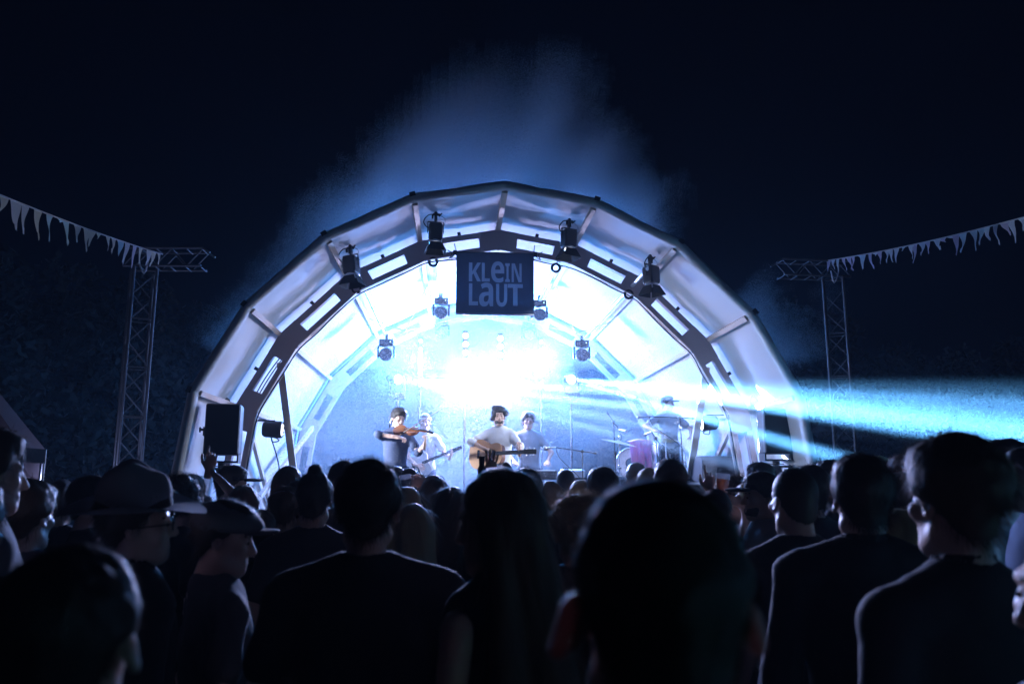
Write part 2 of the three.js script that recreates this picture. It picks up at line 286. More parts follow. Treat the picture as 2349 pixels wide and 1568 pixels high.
beamHead(1310, 870, -14.4, 'lit beam head lamp right of the bright battens throwing cyan shafts to the right', [{ to: [2349, 1002, -5.3], cd: 2600000, deg: 0.95, pen: 0.8 }, { to: [2349, 978, -5.35], cd: 2200000, deg: 0.8, pen: 0.9 }, { to: [2349, 936, -5.4], cd: 1300000, deg: 0.7, pen: 1 }, { to: [2349, 925, -5.4], cd: 300000, deg: 1.3, pen: 1 }, { to: [1938, 1054, -7.4], cd: 1700000, deg: 0.75, pen: 0.9 }]);
beamHead(912, 870, -14.4, 'lit beam head lamp left of the bright battens behind the violinist', [{ to: [1650, 908, -10.4], cd: 1300000, deg: 1.3, pen: 0.9 }, { to: [1650, 955, -10.35], cd: 1200000, deg: 1.1, pen: 0.9 }, { to: [1650, 1005, -10.3], cd: 480000, deg: 0.9, pen: 0.9 }, { to: [1640, 1052, -10.3], cd: 480000, deg: 0.9, pen: 0.9 }], new THREE.Color().setRGB(0.45, 0.6, 1));
// two lit wash lamps on the arch legs
function washLamp(px, py, z, aim, label) {
  const c = P(px, py, z), t = thing('wash_lamp', c, label, 'stage lamp', 'lit wash lamps on the legs of the wooden arch'), d = aim.clone().sub(c).normalize(), R = basis(V(0, 0, 0), d);
  mk('lamp_shell', lathe([[0, -0.15], [0.085, -0.15], [0.105, -0.12], [0.11, 0.08], [0.1, 0.1], [0.095, 0.07]], 22).applyMatrix4(R), M.black, t);
  const dots = [cyl(d.clone().multiplyScalar(0.06), d.clone().multiplyScalar(0.075), 0.09, 0.09, 22)];
  for (let i = 0; i < 7; i++) { const a = i * 1.0472, r = i < 6 ? 0.058 : 0; dots.push(new THREE.SphereGeometry(0.027, 7, 5).translate(r * Math.cos(a), 0.075, r * Math.sin(a)).applyMatrix4(R)); }
  mk('lens_light', dots, glow(0.85, 0.94, 1, 9), t);
  const s = px < 1100 ? -1 : 1, w = V(s * 0.28, 0.12, -0.02);
  mk('bracket', [bar(V(0, 0.11, 0), w, 0.03, 0.02), bar(V(0, -0.11, 0.0), V(s * 0.1, 0, 0), 0.02, 0.012), cyl(w, w.clone().add(V(s * 0.12, 0.1, 0)), 0.02)], M.black, t);
  mk('cable', tube([V(s * 0.04, -0.1, 0), V(s * 0.02, -0.16, 0.02), V(-s * 0.06, -0.14, 0), V(s * 0.12, -0.05, -0.1)], 0.008), M.rubber, t);
  spot(t, d.clone().multiplyScalar(0.13), aim.clone().sub(c), new THREE.Color().setRGB(0.72, 0.8, 1), 44, 36, 0.5, 0.08);
}
washLamp(630, 985, -10.55, V(1.0, 2.3, -10.6), 'lit wash lamp on the left leg of the wooden arch beside the black speaker');
washLamp(1622, 970, -11.2, V(-0.2, 2.2, -10.8), 'lit wash lamp on the right arch leg, seen sideways in the beams');

// the two inner lanterns at the front are on and light the band from the front
scene.children.filter((o) => o.name.startsWith('theatre_lantern')).slice(1, 3).forEach((t, i) => {
  mk('lens_light', new THREE.SphereGeometry(0.085, 10, 3, 0, 6.283, Math.PI / 2, Math.PI / 2).scale(1, 0.35, 1).translate(0, -0.455, 0), glow(0.85, 0.9, 1, 3), t);
  t.updateMatrixWorld(true);
  const to = t.worldToLocal(V(i ? 0.75 : -0.5, 2.0, -11.2)); spot(t, V(0, -0.53, 0), to, new THREE.Color().setRGB(0.74, 0.8, 1), 16, 22, 0.6, 0.06);
});
// ------------------------------------------------------------------ sign over the stage
{
  const a = P(1047, 577, -10.25), b = P(1225, 722, -10.25), w = b.x - a.x, h = a.y - b.y, c = V((a.x + b.x) / 2, (a.y + b.y) / 2, -10.25);
  const t = thing('festival_sign', c, 'square dark cloth sign lettered KLEIN LAUT hanging from the arch over the singer', 'sign');
  const W = 512, H = Math.round(512 * h / w), cv = document.createElement('canvas'); cv.width = W; cv.height = H; const x = cv.getContext('2d');
  x.fillStyle = '#2b3340'; x.fillRect(0, 0, W, H); x.fillStyle = '#66727f'; x.textBaseline = 'alphabetic'; x.textAlign = 'left';
  const put = (s, l, r, top, bot, lower) => { // one letter stretched to its box, as on the sign
    x.save(); x.font = 'bold 200px sans-serif'; const m = x.measureText(s).width || 120, hh = lower ? 112 : 146; const pad = m * 0.07;
    x.translate(l * W, bot * H); x.scale((r - l) * W / (m - 2 * pad), (bot - top) * H / hh); x.fillText(s, -pad, 0); x.restore();
  };
  put('K', 0.15, 0.305, 0.165, 0.475); put('L', 0.315, 0.43, 0.165, 0.475); put('e', 0.445, 0.62, 0.14, 0.48, true); put('I', 0.63, 0.69, 0.165, 0.475); put('N', 0.705, 0.85, 0.165, 0.475);
  put('L', 0.15, 0.28, 0.5, 0.86); put('a', 0.295, 0.49, 0.49, 0.87, true); put('U', 0.505, 0.665, 0.5, 0.87); put('T', 0.67, 0.85, 0.5, 0.86);
  for (let i = 0; i < 2600; i++) { x.fillStyle = `rgba(${i % 2 ? '20,26,36' : '120,130,150'},0.10)`; x.fillRect((i * 97.3) % W, (i * 61.7) % H, 2, 2); }
  const tx = new THREE.CanvasTexture(cv); tx.colorSpace = THREE.SRGBColorSpace;
  const g = new THREE.PlaneGeometry(w, h, 24, 20), p = g.attributes.position; for (let i = 0; i < p.count; i++) p.setZ(i, 0.012 * (fbm(p.getX(i) * 4, p.getY(i) * 3, 2) - 0.45)); g.computeVertexNormals();
  mk('sign_cloth', g, phys(1, 1, 1, 0.85, { map: tx, transmission: 0.12, thickness: 0, bumpMap: cloth, bumpScale: 0.0006 }), t);
  mk('top_batten', cyl(V(-w / 2 - 0.04, h / 2 - 0.005, -0.025), V(w / 2 + 0.04, h / 2 - 0.005, -0.025), 0.018), M.black, t);
  mk('bottom_batten', cyl(V(-w / 2, -h / 2, -0.005), V(w / 2, -h / 2, -0.005), 0.012), M.alu, t);
  for (const s of [-1, 1]) mk('hanger', [cyl(V(s * w / 2, h / 2, -0.02), V(s * (w / 2 + 0.03), h / 2 + 0.16, -0.16), 0.006), tube([V(s * w / 2, h / 2 - 0.02, 0), V(s * (w / 2 + 0.09), h / 2 - 0.1, 0.02), V(s * (w / 2 + 0.06), h / 2 - 0.02, 0), V(s * (w / 2 + 0.12), h / 2 + 0.02, 0)], 0.006, 16, 5), box(0.05, 0.07, 0.04, s * (w / 2 + 0.02), h / 2 - 0.02, 0)], M.black, t);
}
// ------------------------------------------------------------------ loudspeakers on poles
function speaker(px, py, z, wpx, hpx, yaw, s, labels) {
  const c = P(px, py, z), k = (EYE.z - z) / 1830, w = wpx * k, h = hpx * k, t = thing('loudspeaker', V(c.x, c.y, z), labels[0], 'loudspeaker', undefined, yaw);
  mk('cabinet', rbox(w, h, 0.36, 0.025, 0, 0, 0), M.black, t);
  mk('grille', rbox(w * 0.93, h * 0.95, 0.016, 0.006, 0, 0, 0.182), std(0.015, 0.015, 0.017, 0.55, 0.3, { bumpMap: speck, bumpScale: 0.001 }), t);
  mk('bracket', [box(0.02, 0.1, 0.1, -s * (w / 2 + 0.02), -0.02, 0), cyl(V(-s * (w / 2 + 0.02), 0, 0), V(-s * (w / 2 + 0.07), 0, 0), 0.014), cyl(V(-s * (w / 2 + 0.06), 0, 0), V(-s * (w / 2 + 0.075), 0, 0), 0.03, 0.03, 12)], M.black, t);
  mk('cradle', [box(w, 0.018, 0.32, 0, -h / 2 - 0.075, 0), box(0.018, 0.09, 0.3, -w / 2 + 0.01, -h / 2 - 0.04, 0), box(0.018, 0.09, 0.3, w / 2 - 0.01, -h / 2 - 0.04, 0)], M.black, t);
  const q = V(c.x, 0, z), n = thing('speaker_pole', q, labels[1], 'stand');
  const top = c.y - h / 2 - 0.085;
  mk('pole', cyl(V(0, 0.4, 0), V(0, top, 0), 0.022), M.black, n);
  mk('pole_collar', [cyl(V(0, top - 0.12, 0), V(0, top, 0), 0.04, 0.045, 12), cyl(V(0.03, top - 0.2, 0), V(0.09, top - 0.2, 0), 0.014)], M.black, n);
  for (let i = 0; i < 3; i++) { const a = i * 2.094 + 0.3; mk('leg', cyl(V(0, 0.7, 0), V(0.5 * Math.cos(a), 0.02, 0.5 * Math.sin(a)), 0.014), M.black, n); }
  const l = thing('small_spotlight', V(c.x + s * 0.08, top - 0.13, z + 0.1), labels[2], 'spotlight', undefined, s * 0.5);
  mk('housing', [rbox(0.22, 0.14, 0.2, 0.02, 0, 0, 0), box(0.25, 0.01, 0.05, 0, 0.09, 0)], M.black, l);
  mk('arm', [cyl(V(-s * 0.18, 0.06, -0.06), V(s * 0.16, 0.06, -0.06), 0.014), cyl(V(-s * 0.16, -0.02, -0.06), V(-s * 0.2, 0.08, -0.06), 0.02)], M.black, l);
  mk('cable', tube([V(s * 0.1, 0.05, 0), V(s * 0.22, 0.0, 0), V(s * 0.2, -0.14, 0), V(s * 0.06, -0.22, 0), V(s * 0.08, -0.5, -0.05)], 0.008), M.rubber, l);
}
speaker(513, 986, -9.35, 74, 112, 0.16, 1, ['black loudspeaker on a pole at the left end of the stage', 'black tripod pole under the left loudspeaker', 'small black spotlight clamped under the left loudspeaker']);
speaker(1777, 990, -9.7, 64, 104, -0.14, -1, ['loudspeaker on a pole at the right end of the stage, crossed by cyan light', 'black tripod pole under the right loudspeaker', 'small black spotlight clamped under the right loudspeaker']);
// ------------------------------------------------------------------ lattice towers with a cross truss on top
function tower(px, z, ptop, w, dir, arm, label) {
  const top = P(px, ptop, z).y, c = P(px, 1080, z), t = thing('truss_tower', V(c.x, 0, z), label, 'truss tower', undefined, 0.5 * dir), h = w / 2, step = w * 1.15;
  for (const [sx, sz] of [[-1, -1], [1, -1], [1, 1], [-1, 1]]) mk('chord', cyl(V(sx * h, 0, sz * h), V(sx * h, top, sz * h), 0.021, 0.021, 8), M.tower, t);
  const C = [V(-h, 0, -h), V(h, 0, -h), V(h, 0, h), V(-h, 0, h)], up = V(0, 1, 0);
  for (let y = 0.1, k = 0; y + step < top; y += step, k++) for (let i = 0; i < 4; i++) {
    const a = C[i], b = C[(i + 1) % 4], A = a.clone().setY(y), B = b.clone().setY(y + step);
    mk('lattice_bar', k % 2 ? cyl(A.clone().setY(y + step), b.clone().setY(y), 0.009, 0.009, 6) : cyl(A, B, 0.009, 0.009, 6), M.tower, t);
    if (k % 2 === 0) mk('cross_rung', cyl(A, b.clone().setY(y), 0.01, 0.01, 6), M.tower, t);
  }
  mk('base_plate', box(w * 2, 0.03, w * 2, 0, 0.03, 0), M.steel, t);
  // the cross truss, turned back to run along the stage front
  const a0 = -0.22, a1 = arm, hh = 0.12, T = (x, y, zz) => V(x * dir, y, zz).applyAxisAngle(up, -0.5 * dir).add(V(0, top, 0));
  for (const y of [0.02, 0.26]) for (const zz of [-hh, hh]) mk('truss_rail', cyl(T(a0, y, zz), T(a1, y + 0.02, zz), 0.017, 0.017, 8), M.tower, t);
  for (let i = 0; i < 5; i++) { const x0 = a0 + (a1 - a0) * i / 5, x1 = a0 + (a1 - a0) * (i + 1) / 5; for (const zz of [-hh, hh]) mk('lattice_bar', cyl(T(x0, i % 2 ? 0.26 : 0.02, zz), T(x1, i % 2 ? 0.02 : 0.26, zz), 0.009, 0.009, 6), M.tower, t); mk('lattice_bar', [cyl(T(x1, 0.02, -hh), T(x1, 0.02, hh), 0.008, 0.008, 6)], M.tower, t); mk('lattice_bar', [cyl(T(x1, 0.26, -hh), T(x1, 0.26, hh), 0.008, 0.008, 6)], M.tower, t); }
  for (const zz of [-hh, hh]) mk('rail_end', [cyl(T(a1, 0.28, zz), T(a1 + 0.1, 0.22, zz), 0.014, 0.014, 6)], M.tower, t);
  mk('sling', [tube([T(-0.02, 0.24, 0.14), T(0, 0.05, 0.17), T(0.05, -0.08, 0.12), T(0.1, 0.1, 0.15)], 0.012, 14, 5)], M.steel, t);
  return t;
}
tower(291, -10.4, 618, 0.27, 1, 0.76, 'thin lattice tower left of the stage, dark against the night');
tower(1944, -11.4, 642, 0.28, -1, 0.82, 'thin lattice tower right of the stage, rising through the beams');
// ------------------------------------------------------------------ pennant strings
function bunting(a, b, sag, n, len, cols, seed, label) {
  const r = rngOf(seed), t = thing('pennant_string', a, label, 'bunting', undefined), at = (u) => a.clone().lerp(b, u).add(V(0, -sag * 4 * u * (1 - u), 0)).sub(a);
  mk('cord', tube(Array.from({ length: 13 }, (_, i) => at(i / 12)), 0.008, 40, 5), M.cord ?? (M.cord = std(0.5, 0.5, 0.52, 0.8)), t);
  const mats = cols.map((c) => phys(...c, 0.9, { transmission: 0.55, thickness: 0, specularIntensity: 0.2 }));
  for (let i = 0; i < n; i++) {
    const u = (i + 0.2 + 0.6 * r()) / n, p = at(u), d = at(u + 0.01).sub(p).normalize(), W = len * (0.3 + 0.3 * r()), L = len * (0.5 + 0.5 * r()), blow = r() < 0.12 ? 1.1 : 0.12 * (r() - 0.5), tw = (r() - 0.5) * 2.4, fold = 0.1 + 0.35 * r(), lean = (r() - 0.5) * 0.8;
    const g = new THREE.PlaneGeometry(1, 1, 6, 9), q = g.attributes.position;
    for (let k = 0; k < q.count; k++) {
      const s = q.getX(k), v = 0.5 - q.getY(k), w = W * (1 - v * 0.93) * (1 - 0.45 * v * fold), an = tw * v * (0.5 + 0.5 * v), rag = v > 0.8 ? (noise(s * 8, i * 3, 1) - 0.5) * 0.06 : 0;
      const x = s * w * Math.cos(an) + lean * L * v * v, z = s * w * Math.sin(an) + 0.012 * Math.sin(s * 5 + i) * v + 0.008 * Math.sin(v * 7 + i), y = -(v * L + rag);
      q.setXYZ(k, p.x + d.x * x + (Math.abs(blow) > 1 ? d.x * v * L * 0.8 : 0), p.y + d.y * x + y * (Math.abs(blow) > 1 ? 0.25 : 1), p.z + d.z * x + z);
    }
    g.computeVertexNormals(); mk('pennant', g, mats[Math.floor(r() * mats.length)], t);
  }
  return t;
}
bunting(P(-60, 422, -6.6), P(372, 583, -10.3), 0.03, 22, 0.29, [[0.85, 0.86, 0.9], [0.8, 0.72, 0.85], [0.55, 0.78, 0.85], [0.9, 0.88, 0.75]], 3, 'string of ragged pennants running from upper left to the left tower');
bunting(P(1898, 597, -11.3), P(2420, 478, -7.4), 0.05, 34, 0.25, [[0.72, 0.78, 0.85], [0.6, 0.78, 0.85], [0.6, 0.56, 0.72], [0.75, 0.82, 0.86]], 8, 'string of pale pennants running from the right tower to the upper right');
// ------------------------------------------------------------------ market tent at the left edge
{
  const z = -8.6, e = P(52, 1026, z), t = thing('market_tent', V(e.x, 0, z), 'small tent with a scalloped roof edge and a lit white side wall, far left', 'tent');
  const top = e.y, D = 0.45, roof = new THREE.BufferGeometry(), A = P(-40, 870, z - 1.2), ax = -1.5, ay = 3.0 ;
  const v = [[0, top, 0.0], [-3, top, 0.0], [ax, top + 1.8, -D / 2], [0, top, -D], [-3, top, -D]], f = [[0, 2, 1], [0, 3, 2], [3, 4, 2], [1, 2, 4]], pos = [], uv = [];
  for (const q of f) for (const i of q) { pos.push(...v[i]); uv.push(v[i][0], v[i][2]); }
  roof.setAttribute('position', new THREE.BufferAttribute(new Float32Array(pos), 3)); roof.setAttribute('uv', new THREE.BufferAttribute(new Float32Array(uv), 2)); roof.computeVertexNormals();
  const tc = phys(0.085, 0.065, 0.07, 0.85, { transmission: 0.25, thickness: 0, bumpMap: cloth, bumpScale: 0.002 });
  mk('tent_roof', roof, tc, t);
  const val = (p, q) => { const g = new THREE.PlaneGeometry(1, 1, 60, 3), a = g.attributes.position; for (let i = 0; i < a.count; i++) { const u = a.getX(i) + 0.5, w = 0.5 - a.getY(i); a.setXYZ(i, p[0] + (q[0] - p[0]) * u, top - w * (0.12 + 0.035 * Math.abs(Math.sin(u * 30))), p[1] + (q[1] - p[1]) * u + 0.01 * Math.sin(u * 60)); } g.computeVertexNormals(); return g; };
  mk('valance', val([0.01, 0.01], [-3, 0.01]), M.matte, t); mk('valance', val([0.01, 0.01], [0.01, -D]), M.matte, t);
  const wall = new THREE.PlaneGeometry(0.30, 1.75, 20, 60), q = wall.attributes.position;
  for (let i = 0; i < q.count; i++) { const x = q.getX(i), y = q.getY(i); q.setXYZ(i, x - 0.19, y + top - 0.93, -0.12 + 0.02 * Math.sin(x * 16 + y * 9) + 0.012 * Math.sin(y * 28 - x * 14) + 0.05 * (fbm(x * 7, y * 4, 4) - 0.4)); }
  wall.computeVertexNormals(); mk('side_wall', wall, phys(0.8, 0.8, 0.84, 0.8, { transmission: 0.4, thickness: 0 }), t);
  const back = new THREE.PlaneGeometry(D, 1.75, 16, 8).rotateY(Math.PI / 2); mk('side_wall', back.translate(-0.04, top - 0.93, -D / 2), tc, t);
  for (const [x, zz] of [[0, 0], [-3, 0], [0, -D], [-3, -D]]) mk('tent_pole', cyl(V(x - 0.02, 0, zz - 0.04), V(x - 0.02, top, zz - 0.04), 0.018), M.alu, t);
  const lamp = thing('added_tent_lamp', V(e.x - 0.3, top - 0.35, z - 0.45), 'small unseen lamp added inside the far left tent to brighten its white side wall', 'lamp');  // added, out of sight: brightens the white side wall from behind
  mk('lamp_bulb', ball(0.05, 0, 0, 0), glow(0.5, 0.6, 1, 4), lamp); mk('lamp_cord', cyl(V(0, 0.05, 0), V(0, 0.6, 0), 0.006), M.rubber, lamp);
  point(lamp, V(0, 0, 0), new THREE.Color().setRGB(0.42, 0.5, 1), 3, 0.05);
}
// ------------------------------------------------------------------ trees behind the field, small lights among them
{
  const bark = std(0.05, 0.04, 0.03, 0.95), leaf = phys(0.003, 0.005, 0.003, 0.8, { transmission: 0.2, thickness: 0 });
  const make = (seed, label) => {
    const r = rngOf(seed), t = thing('dark_tree', V(0, 0, 0), label, 'tree', 'dark trees behind the festival field');
    const tr = [cyl(V(0, 0, 0), V(0.1, 3.2, 0), 0.3, 0.2, 9)], clumps = [];
    for (let i = 0; i < 11; i++) { const a = i * 2.4 + r(), y = 2.6 + 4.6 * r(), R = (1 + 1.6 * r()) * (1.25 - y / 9), q = V(R * Math.cos(a), y, R * Math.sin(a)); tr.push(cyl(V(0.1, Math.min(3.1, y * 0.6), 0), q, 0.09, 0.03, 6)); clumps.push([q, 0.8 + 0.7 * r()]); }
    clumps.push([V(0, 7.4, 0), 1.2]);
    mk('trunk', tr, bark, t);
    const pos = [];
    for (const [q, R] of clumps) for (let i = 0; i < 420; i++) {
      const u = V(r() - 0.5, r() - 0.5, r() - 0.5).normalize().multiplyScalar(R * Math.cbrt(r())).add(q), a = V(r() - 0.5, r() - 0.5, r() - 0.5).normalize().multiplyScalar(0.16), b = V(r() - 0.5, r() - 0.5, r() - 0.5).normalize().multiplyScalar(0.09), c = u.clone().add(a), d = u.clone().sub(a), e = u.clone().add(b), f = u.clone().sub(b);
      for (const w of [c, e, d, d, f, c]) pos.push(w.x, w.y, w.z);
    }
    const g = new THREE.BufferGeometry(); g.setAttribute('position', new THREE.BufferAttribute(new Float32Array(pos), 3)); g.computeVertexNormals();
    mk('crown', g, leaf, t); return t;
  };
  const spots = [[-40, 560, -24, 1.0], [150, 600, -26, 1.0], [330, 640, -25, 0.9], [470, 700, -30, 0.9], [1800, 690, -27, 0.9], [1900, 720, -30, 1.0], [2060, 790, -27, 0.85], [2200, 800, -24, 0.8], [2330, 780, -26, 0.9]];
  const protos = [make(11, ''), make(12, ''), make(13, '')], names = ['leftmost dark tree at the left edge above the tent', 'dark tree between the left edge and the left tower', 'dark tree right behind the left tower', 'dark tree between the left tower and the stage roof', 'dark tree just right of the stage roof', 'dark tree behind the right tower', 'dark tree right of the right tower above the beam', 'dark tree second from the right edge above the beam', 'dark tree at the right edge above the beam'];
  spots.forEach(([px, py, z, s], i) => {
    const q = P(px, py, z), o = i < 3 ? protos[i] : protos[i % 3].clone(); if (i >= 3) { o.name = numbered('dark_tree'); scene.add(o); }
    o.position.set(q.x, 0, z); o.rotation.y = i * 1.3; const k = q.y / 8.4; o.scale.set(k * 1.1 * s, k, k * 1.1 * s); o.userData = { label: names[i], category: 'tree' };
  });
  [[1875, 1003, -30], [1882, 991, -31], [1899, 985, -30], [2141, 1026, -28]].forEach(([x, y, z], i) => {
    const c = P(x, y, z), t = thing('distant_lamp', V(c.x, c.y, z), ['tiny far lamp, lowest of three dots right of the stage', 'tiny far lamp, middle of three dots right of the stage', 'tiny far lamp, upper right of three dots right of the stage', 'tiny far lamp seen in the beam near the right edge'][i], 'lamp');
    mk('lamp_bulb', ball(0.07, 0, 0, 0, 8), glow(1, 0.95, 0.9, 14), t); mk('lamp_pole', cyl(V(0, -c.y, 0), V(0, -0.06, 0), 0.03), M.black, t); point(t, V(0, 0, 0), new THREE.Color(1, 0.95, 0.9), 0.4, 0.07);
  });
}
// ------------------------------------------------------------------ things on the stage
const RY = 1.5;
{ // riser at the right
  const a = 1.75, b = 3.68, t = thing('stage_riser', V((a + b) / 2, FLOOR, -12.9), 'low black platform at the right of the stage under the drum kit', 'platform');
  mk('riser_top', box(b - a, 0.05, 4.3, 0, RY - FLOOR - 0.025, 0), M.deck, t); mk('riser_front', box(b - a - 0.04, RY - FLOOR - 0.06, 0.03, 0, (RY - FLOOR - 0.06) / 2, 2.1), M.skirt, t); mk('riser_side', box(0.03, RY - FLOOR - 0.06, 4.2, -(b - a) / 2 + 0.03, (RY - FLOOR - 0.06) / 2, 0), M.skirt, t);
}
function micStand(foot, top, boomTo, label) {   // straight stand, or with a boom from top to boomTo
  const t = thing('microphone_stand', foot, label, 'microphone stand'), T = top.clone().sub(foot);
  mk('pole', [cyl(V(0, 0.03, 0), T.clone().multiplyScalar(0.55), 0.011), cyl(T.clone().multiplyScalar(0.5), T, 0.008)], M.black, t);
  mk('pole_clutch', cyl(T.clone().multiplyScalar(0.54), T.clone().multiplyScalar(0.62), 0.018), M.black, t);
  for (let i = 0; i < 3; i++) { const a = i * 2.094 + 0.5; mk('leg', cyl(V(0, 0.1, 0), V(0.3 * Math.cos(a), 0.01, 0.3 * Math.sin(a)), 0.009), M.black, t); }
  let d = V(0, 0.1, -0.12), m = T;
  if (boomTo) { const B = boomTo.clone().sub(foot), back = T.clone().sub(B).normalize().multiplyScalar(0.22); mk('boom', [cyl(B, T.clone().add(back), 0.008), cyl(T.clone().add(back.clone().multiplyScalar(0.8)), T.clone().add(back), 0.014), ball(0.025, T.x, T.y, T.z)], M.black, t); d = B.clone().sub(T).setY(-0.02); m = B; }
  d.normalize();
  mk('microphone', [cyl(m, m.clone().addScaledVector(d, 0.15), 0.012, 0.017, 12), ball(0.027, m.x + d.x * 0.165, m.y + d.y * 0.165, m.z + d.z * 0.165, 12)], M.steel, t);
  mk('cable', tube([m, m.clone().add(V(0.03, -0.12, 0.03)), T.clone().multiplyScalar(0.6).add(V(0.02, 0, 0.02)), V(0.03, 0.2, 0.03), V(0.3, 0.0, 0.1)], 0.005, 24, 5), M.rubber, t);
}
micStand(V(P(1146, 1000, -11.6).x, FLOOR, -11.6), P(1146, 985, -11.6), null, 'straight microphone stand in front of the singer');
micStand(V(P(893, 1000, -11.5).x, FLOOR, -11.5), P(893, 972, -11.5), null, 'straight microphone stand in front of the violinist');
micStand(V(P(1336, 1000, -11.4).x, FLOOR, -11.4), P(1336, 1035, -11.4), P(1275, 1026, -11.3), 'microphone stand with a long boom reaching left, right of the singer');
micStand(V(P(1412, 1000, -12.7).x, RY, -12.7), P(1408, 968, -12.7), P(1420, 985, -12.6), 'thin microphone stand left of the bass drum');
micStand(V(P(1510, 1000, -11.9).x, RY, -11.9), P(1505, 1005, -11.9), P(1495, 990, -12.0), 'microphone stand between the pink cloth and the cymbal');
micStand(V(P(1567, 1000, -12.0).x, RY, -12.0), P(1560, 958, -12.0), P(1490, 955, -12.1), 'tall microphone stand with a level boom before the percussionist');
{ // table with a mixer and a keyboard
  const a = P(1200, 1078, -12.3), b = P(1342, 1078, -12.3), w = b.x - a.x, t = thing('stage_table', V((a.x + b.x) / 2, FLOOR, -12.3), 'low table with music gear between singer and drum kit', 'table'), h = a.y - FLOOR;
  mk('table_top', box(w, 0.03, 0.5, 0, h - 0.13, 0), M.black, t); for (const x of [-1, 1]) for (const z of [-1, 1]) mk('leg', cyl(V(x * (w / 2 - 0.04), 0, z * 0.2), V(x * (w / 2 - 0.04), h - 0.14, z * 0.2), 0.015), M.steel, t);
  const k = thing('stage_keyboard', V(a.x + w * 0.28, FLOOR + h - 0.112, -12.3), 'dark keyboard lying on the left of the low table', 'keyboard');
  mk('case', rbox(w * 0.5, 0.1, 0.3, 0.01, 0, 0.05, 0), M.black, k); for (let i = 0; i < 14; i++) mk('key', box(w * 0.031, 0.012, 0.13, -w * 0.22 + i * w * 0.034, 0.108, -0.07), M.key ?? (M.key = std(0.75, 0.75, 0.72, 0.4)), k);
  const m = thing('mixing_desk', V(a.x + w * 0.8, FLOOR + h - 0.112, -12.3), 'small pale mixing desk with knobs on the right of the low table', 'mixer');
  mk('case', rbox(w * 0.36, 0.12, 0.3, 0.01, 0, 0.06, 0, 0.1), std(0.6, 0.6, 0.62, 0.5), m); for (let i = 0; i < 10; i++) mk('knob', cyl(V(-w * 0.15 + i * w * 0.033, 0.125, 0.05), V(-w * 0.15 + i * w * 0.033, 0.15, 0.05), 0.009), M.black, m);
}
{ // guitar amplifier box behind
  const c = P(1340, 1082, -13.6), t = thing('guitar_amplifier', V(c.x, FLOOR, -13.6), 'small amplifier with a bright plate behind the boom microphone', 'amplifier');
  mk('cabinet', rbox(0.5, 0.72, 0.28, 0.02, 0, 0.36, 0), M.black, t); mk('grille', box(0.44, 0.5, 0.012, 0, 0.28, 0.144), std(0.2, 0.2, 0.2, 0.8), t); mk('panel', box(0.44, 0.08, 0.012, 0, 0.64, 0.144), M.alu, t);
}
{ // wedge monitor
  const c = P(1643, 1104, -10.9), t = thing('floor_monitor', V(c.x, c.y, -10.9), 'dark wedge shaped floor monitor at the right end of the stage', 'monitor speaker', undefined, 0.25);
  const s = new THREE.Shape([[-0.16, 0], [0.2, 0], [0.2, 0.08], [0.0, 0.33], [-0.12, 0.33], [-0.16, 0.28]].map((p) => new THREE.Vector2(...p)));
  mk('cabinet', new THREE.ExtrudeGeometry(s, { depth: 0.56, bevelEnabled: true, bevelSize: 0.012, bevelThickness: 0.03, bevelSegments: 2 }).translate(0, 0, -0.28).rotateY(Math.PI / 2), M.black, t);
  mk('handle', box(0.16, 0.05, 0.01, 0, 0.16, 0.185), M.matte, t);
  const u = thing('monitor_plinth', V(c.x - 0.22, FLOOR, -10.9), 'black box that carries the wedge monitor', 'box', undefined, 0.25); mk('carcass', rbox(1.3, c.y - FLOOR - 0.006, 0.6, 0.02, 0, (c.y - FLOOR) / 2, 0), M.skirt, u); mk('metal_edge', box(1.3, 0.03, 0.01, 0, c.y - FLOOR - 0.03, 0.304), M.steel, u);
  const cb = thing('cable_pile', P(1560, 1106, -10.95), 'tangle of cables lying left of the wedge monitor', 'cables'), r = rngOf(4);
  for (let k = 0; k < 6; k++) mk('cable', tube(Array.from({ length: 7 }, (_, i) => V(-0.3 + i * 0.1 + 0.06 * (r() - 0.5), 0.01 + 0.03 * r(), 0.2 * (r() - 0.5))), 0.008, 30, 5), M.rubber, cb);
}
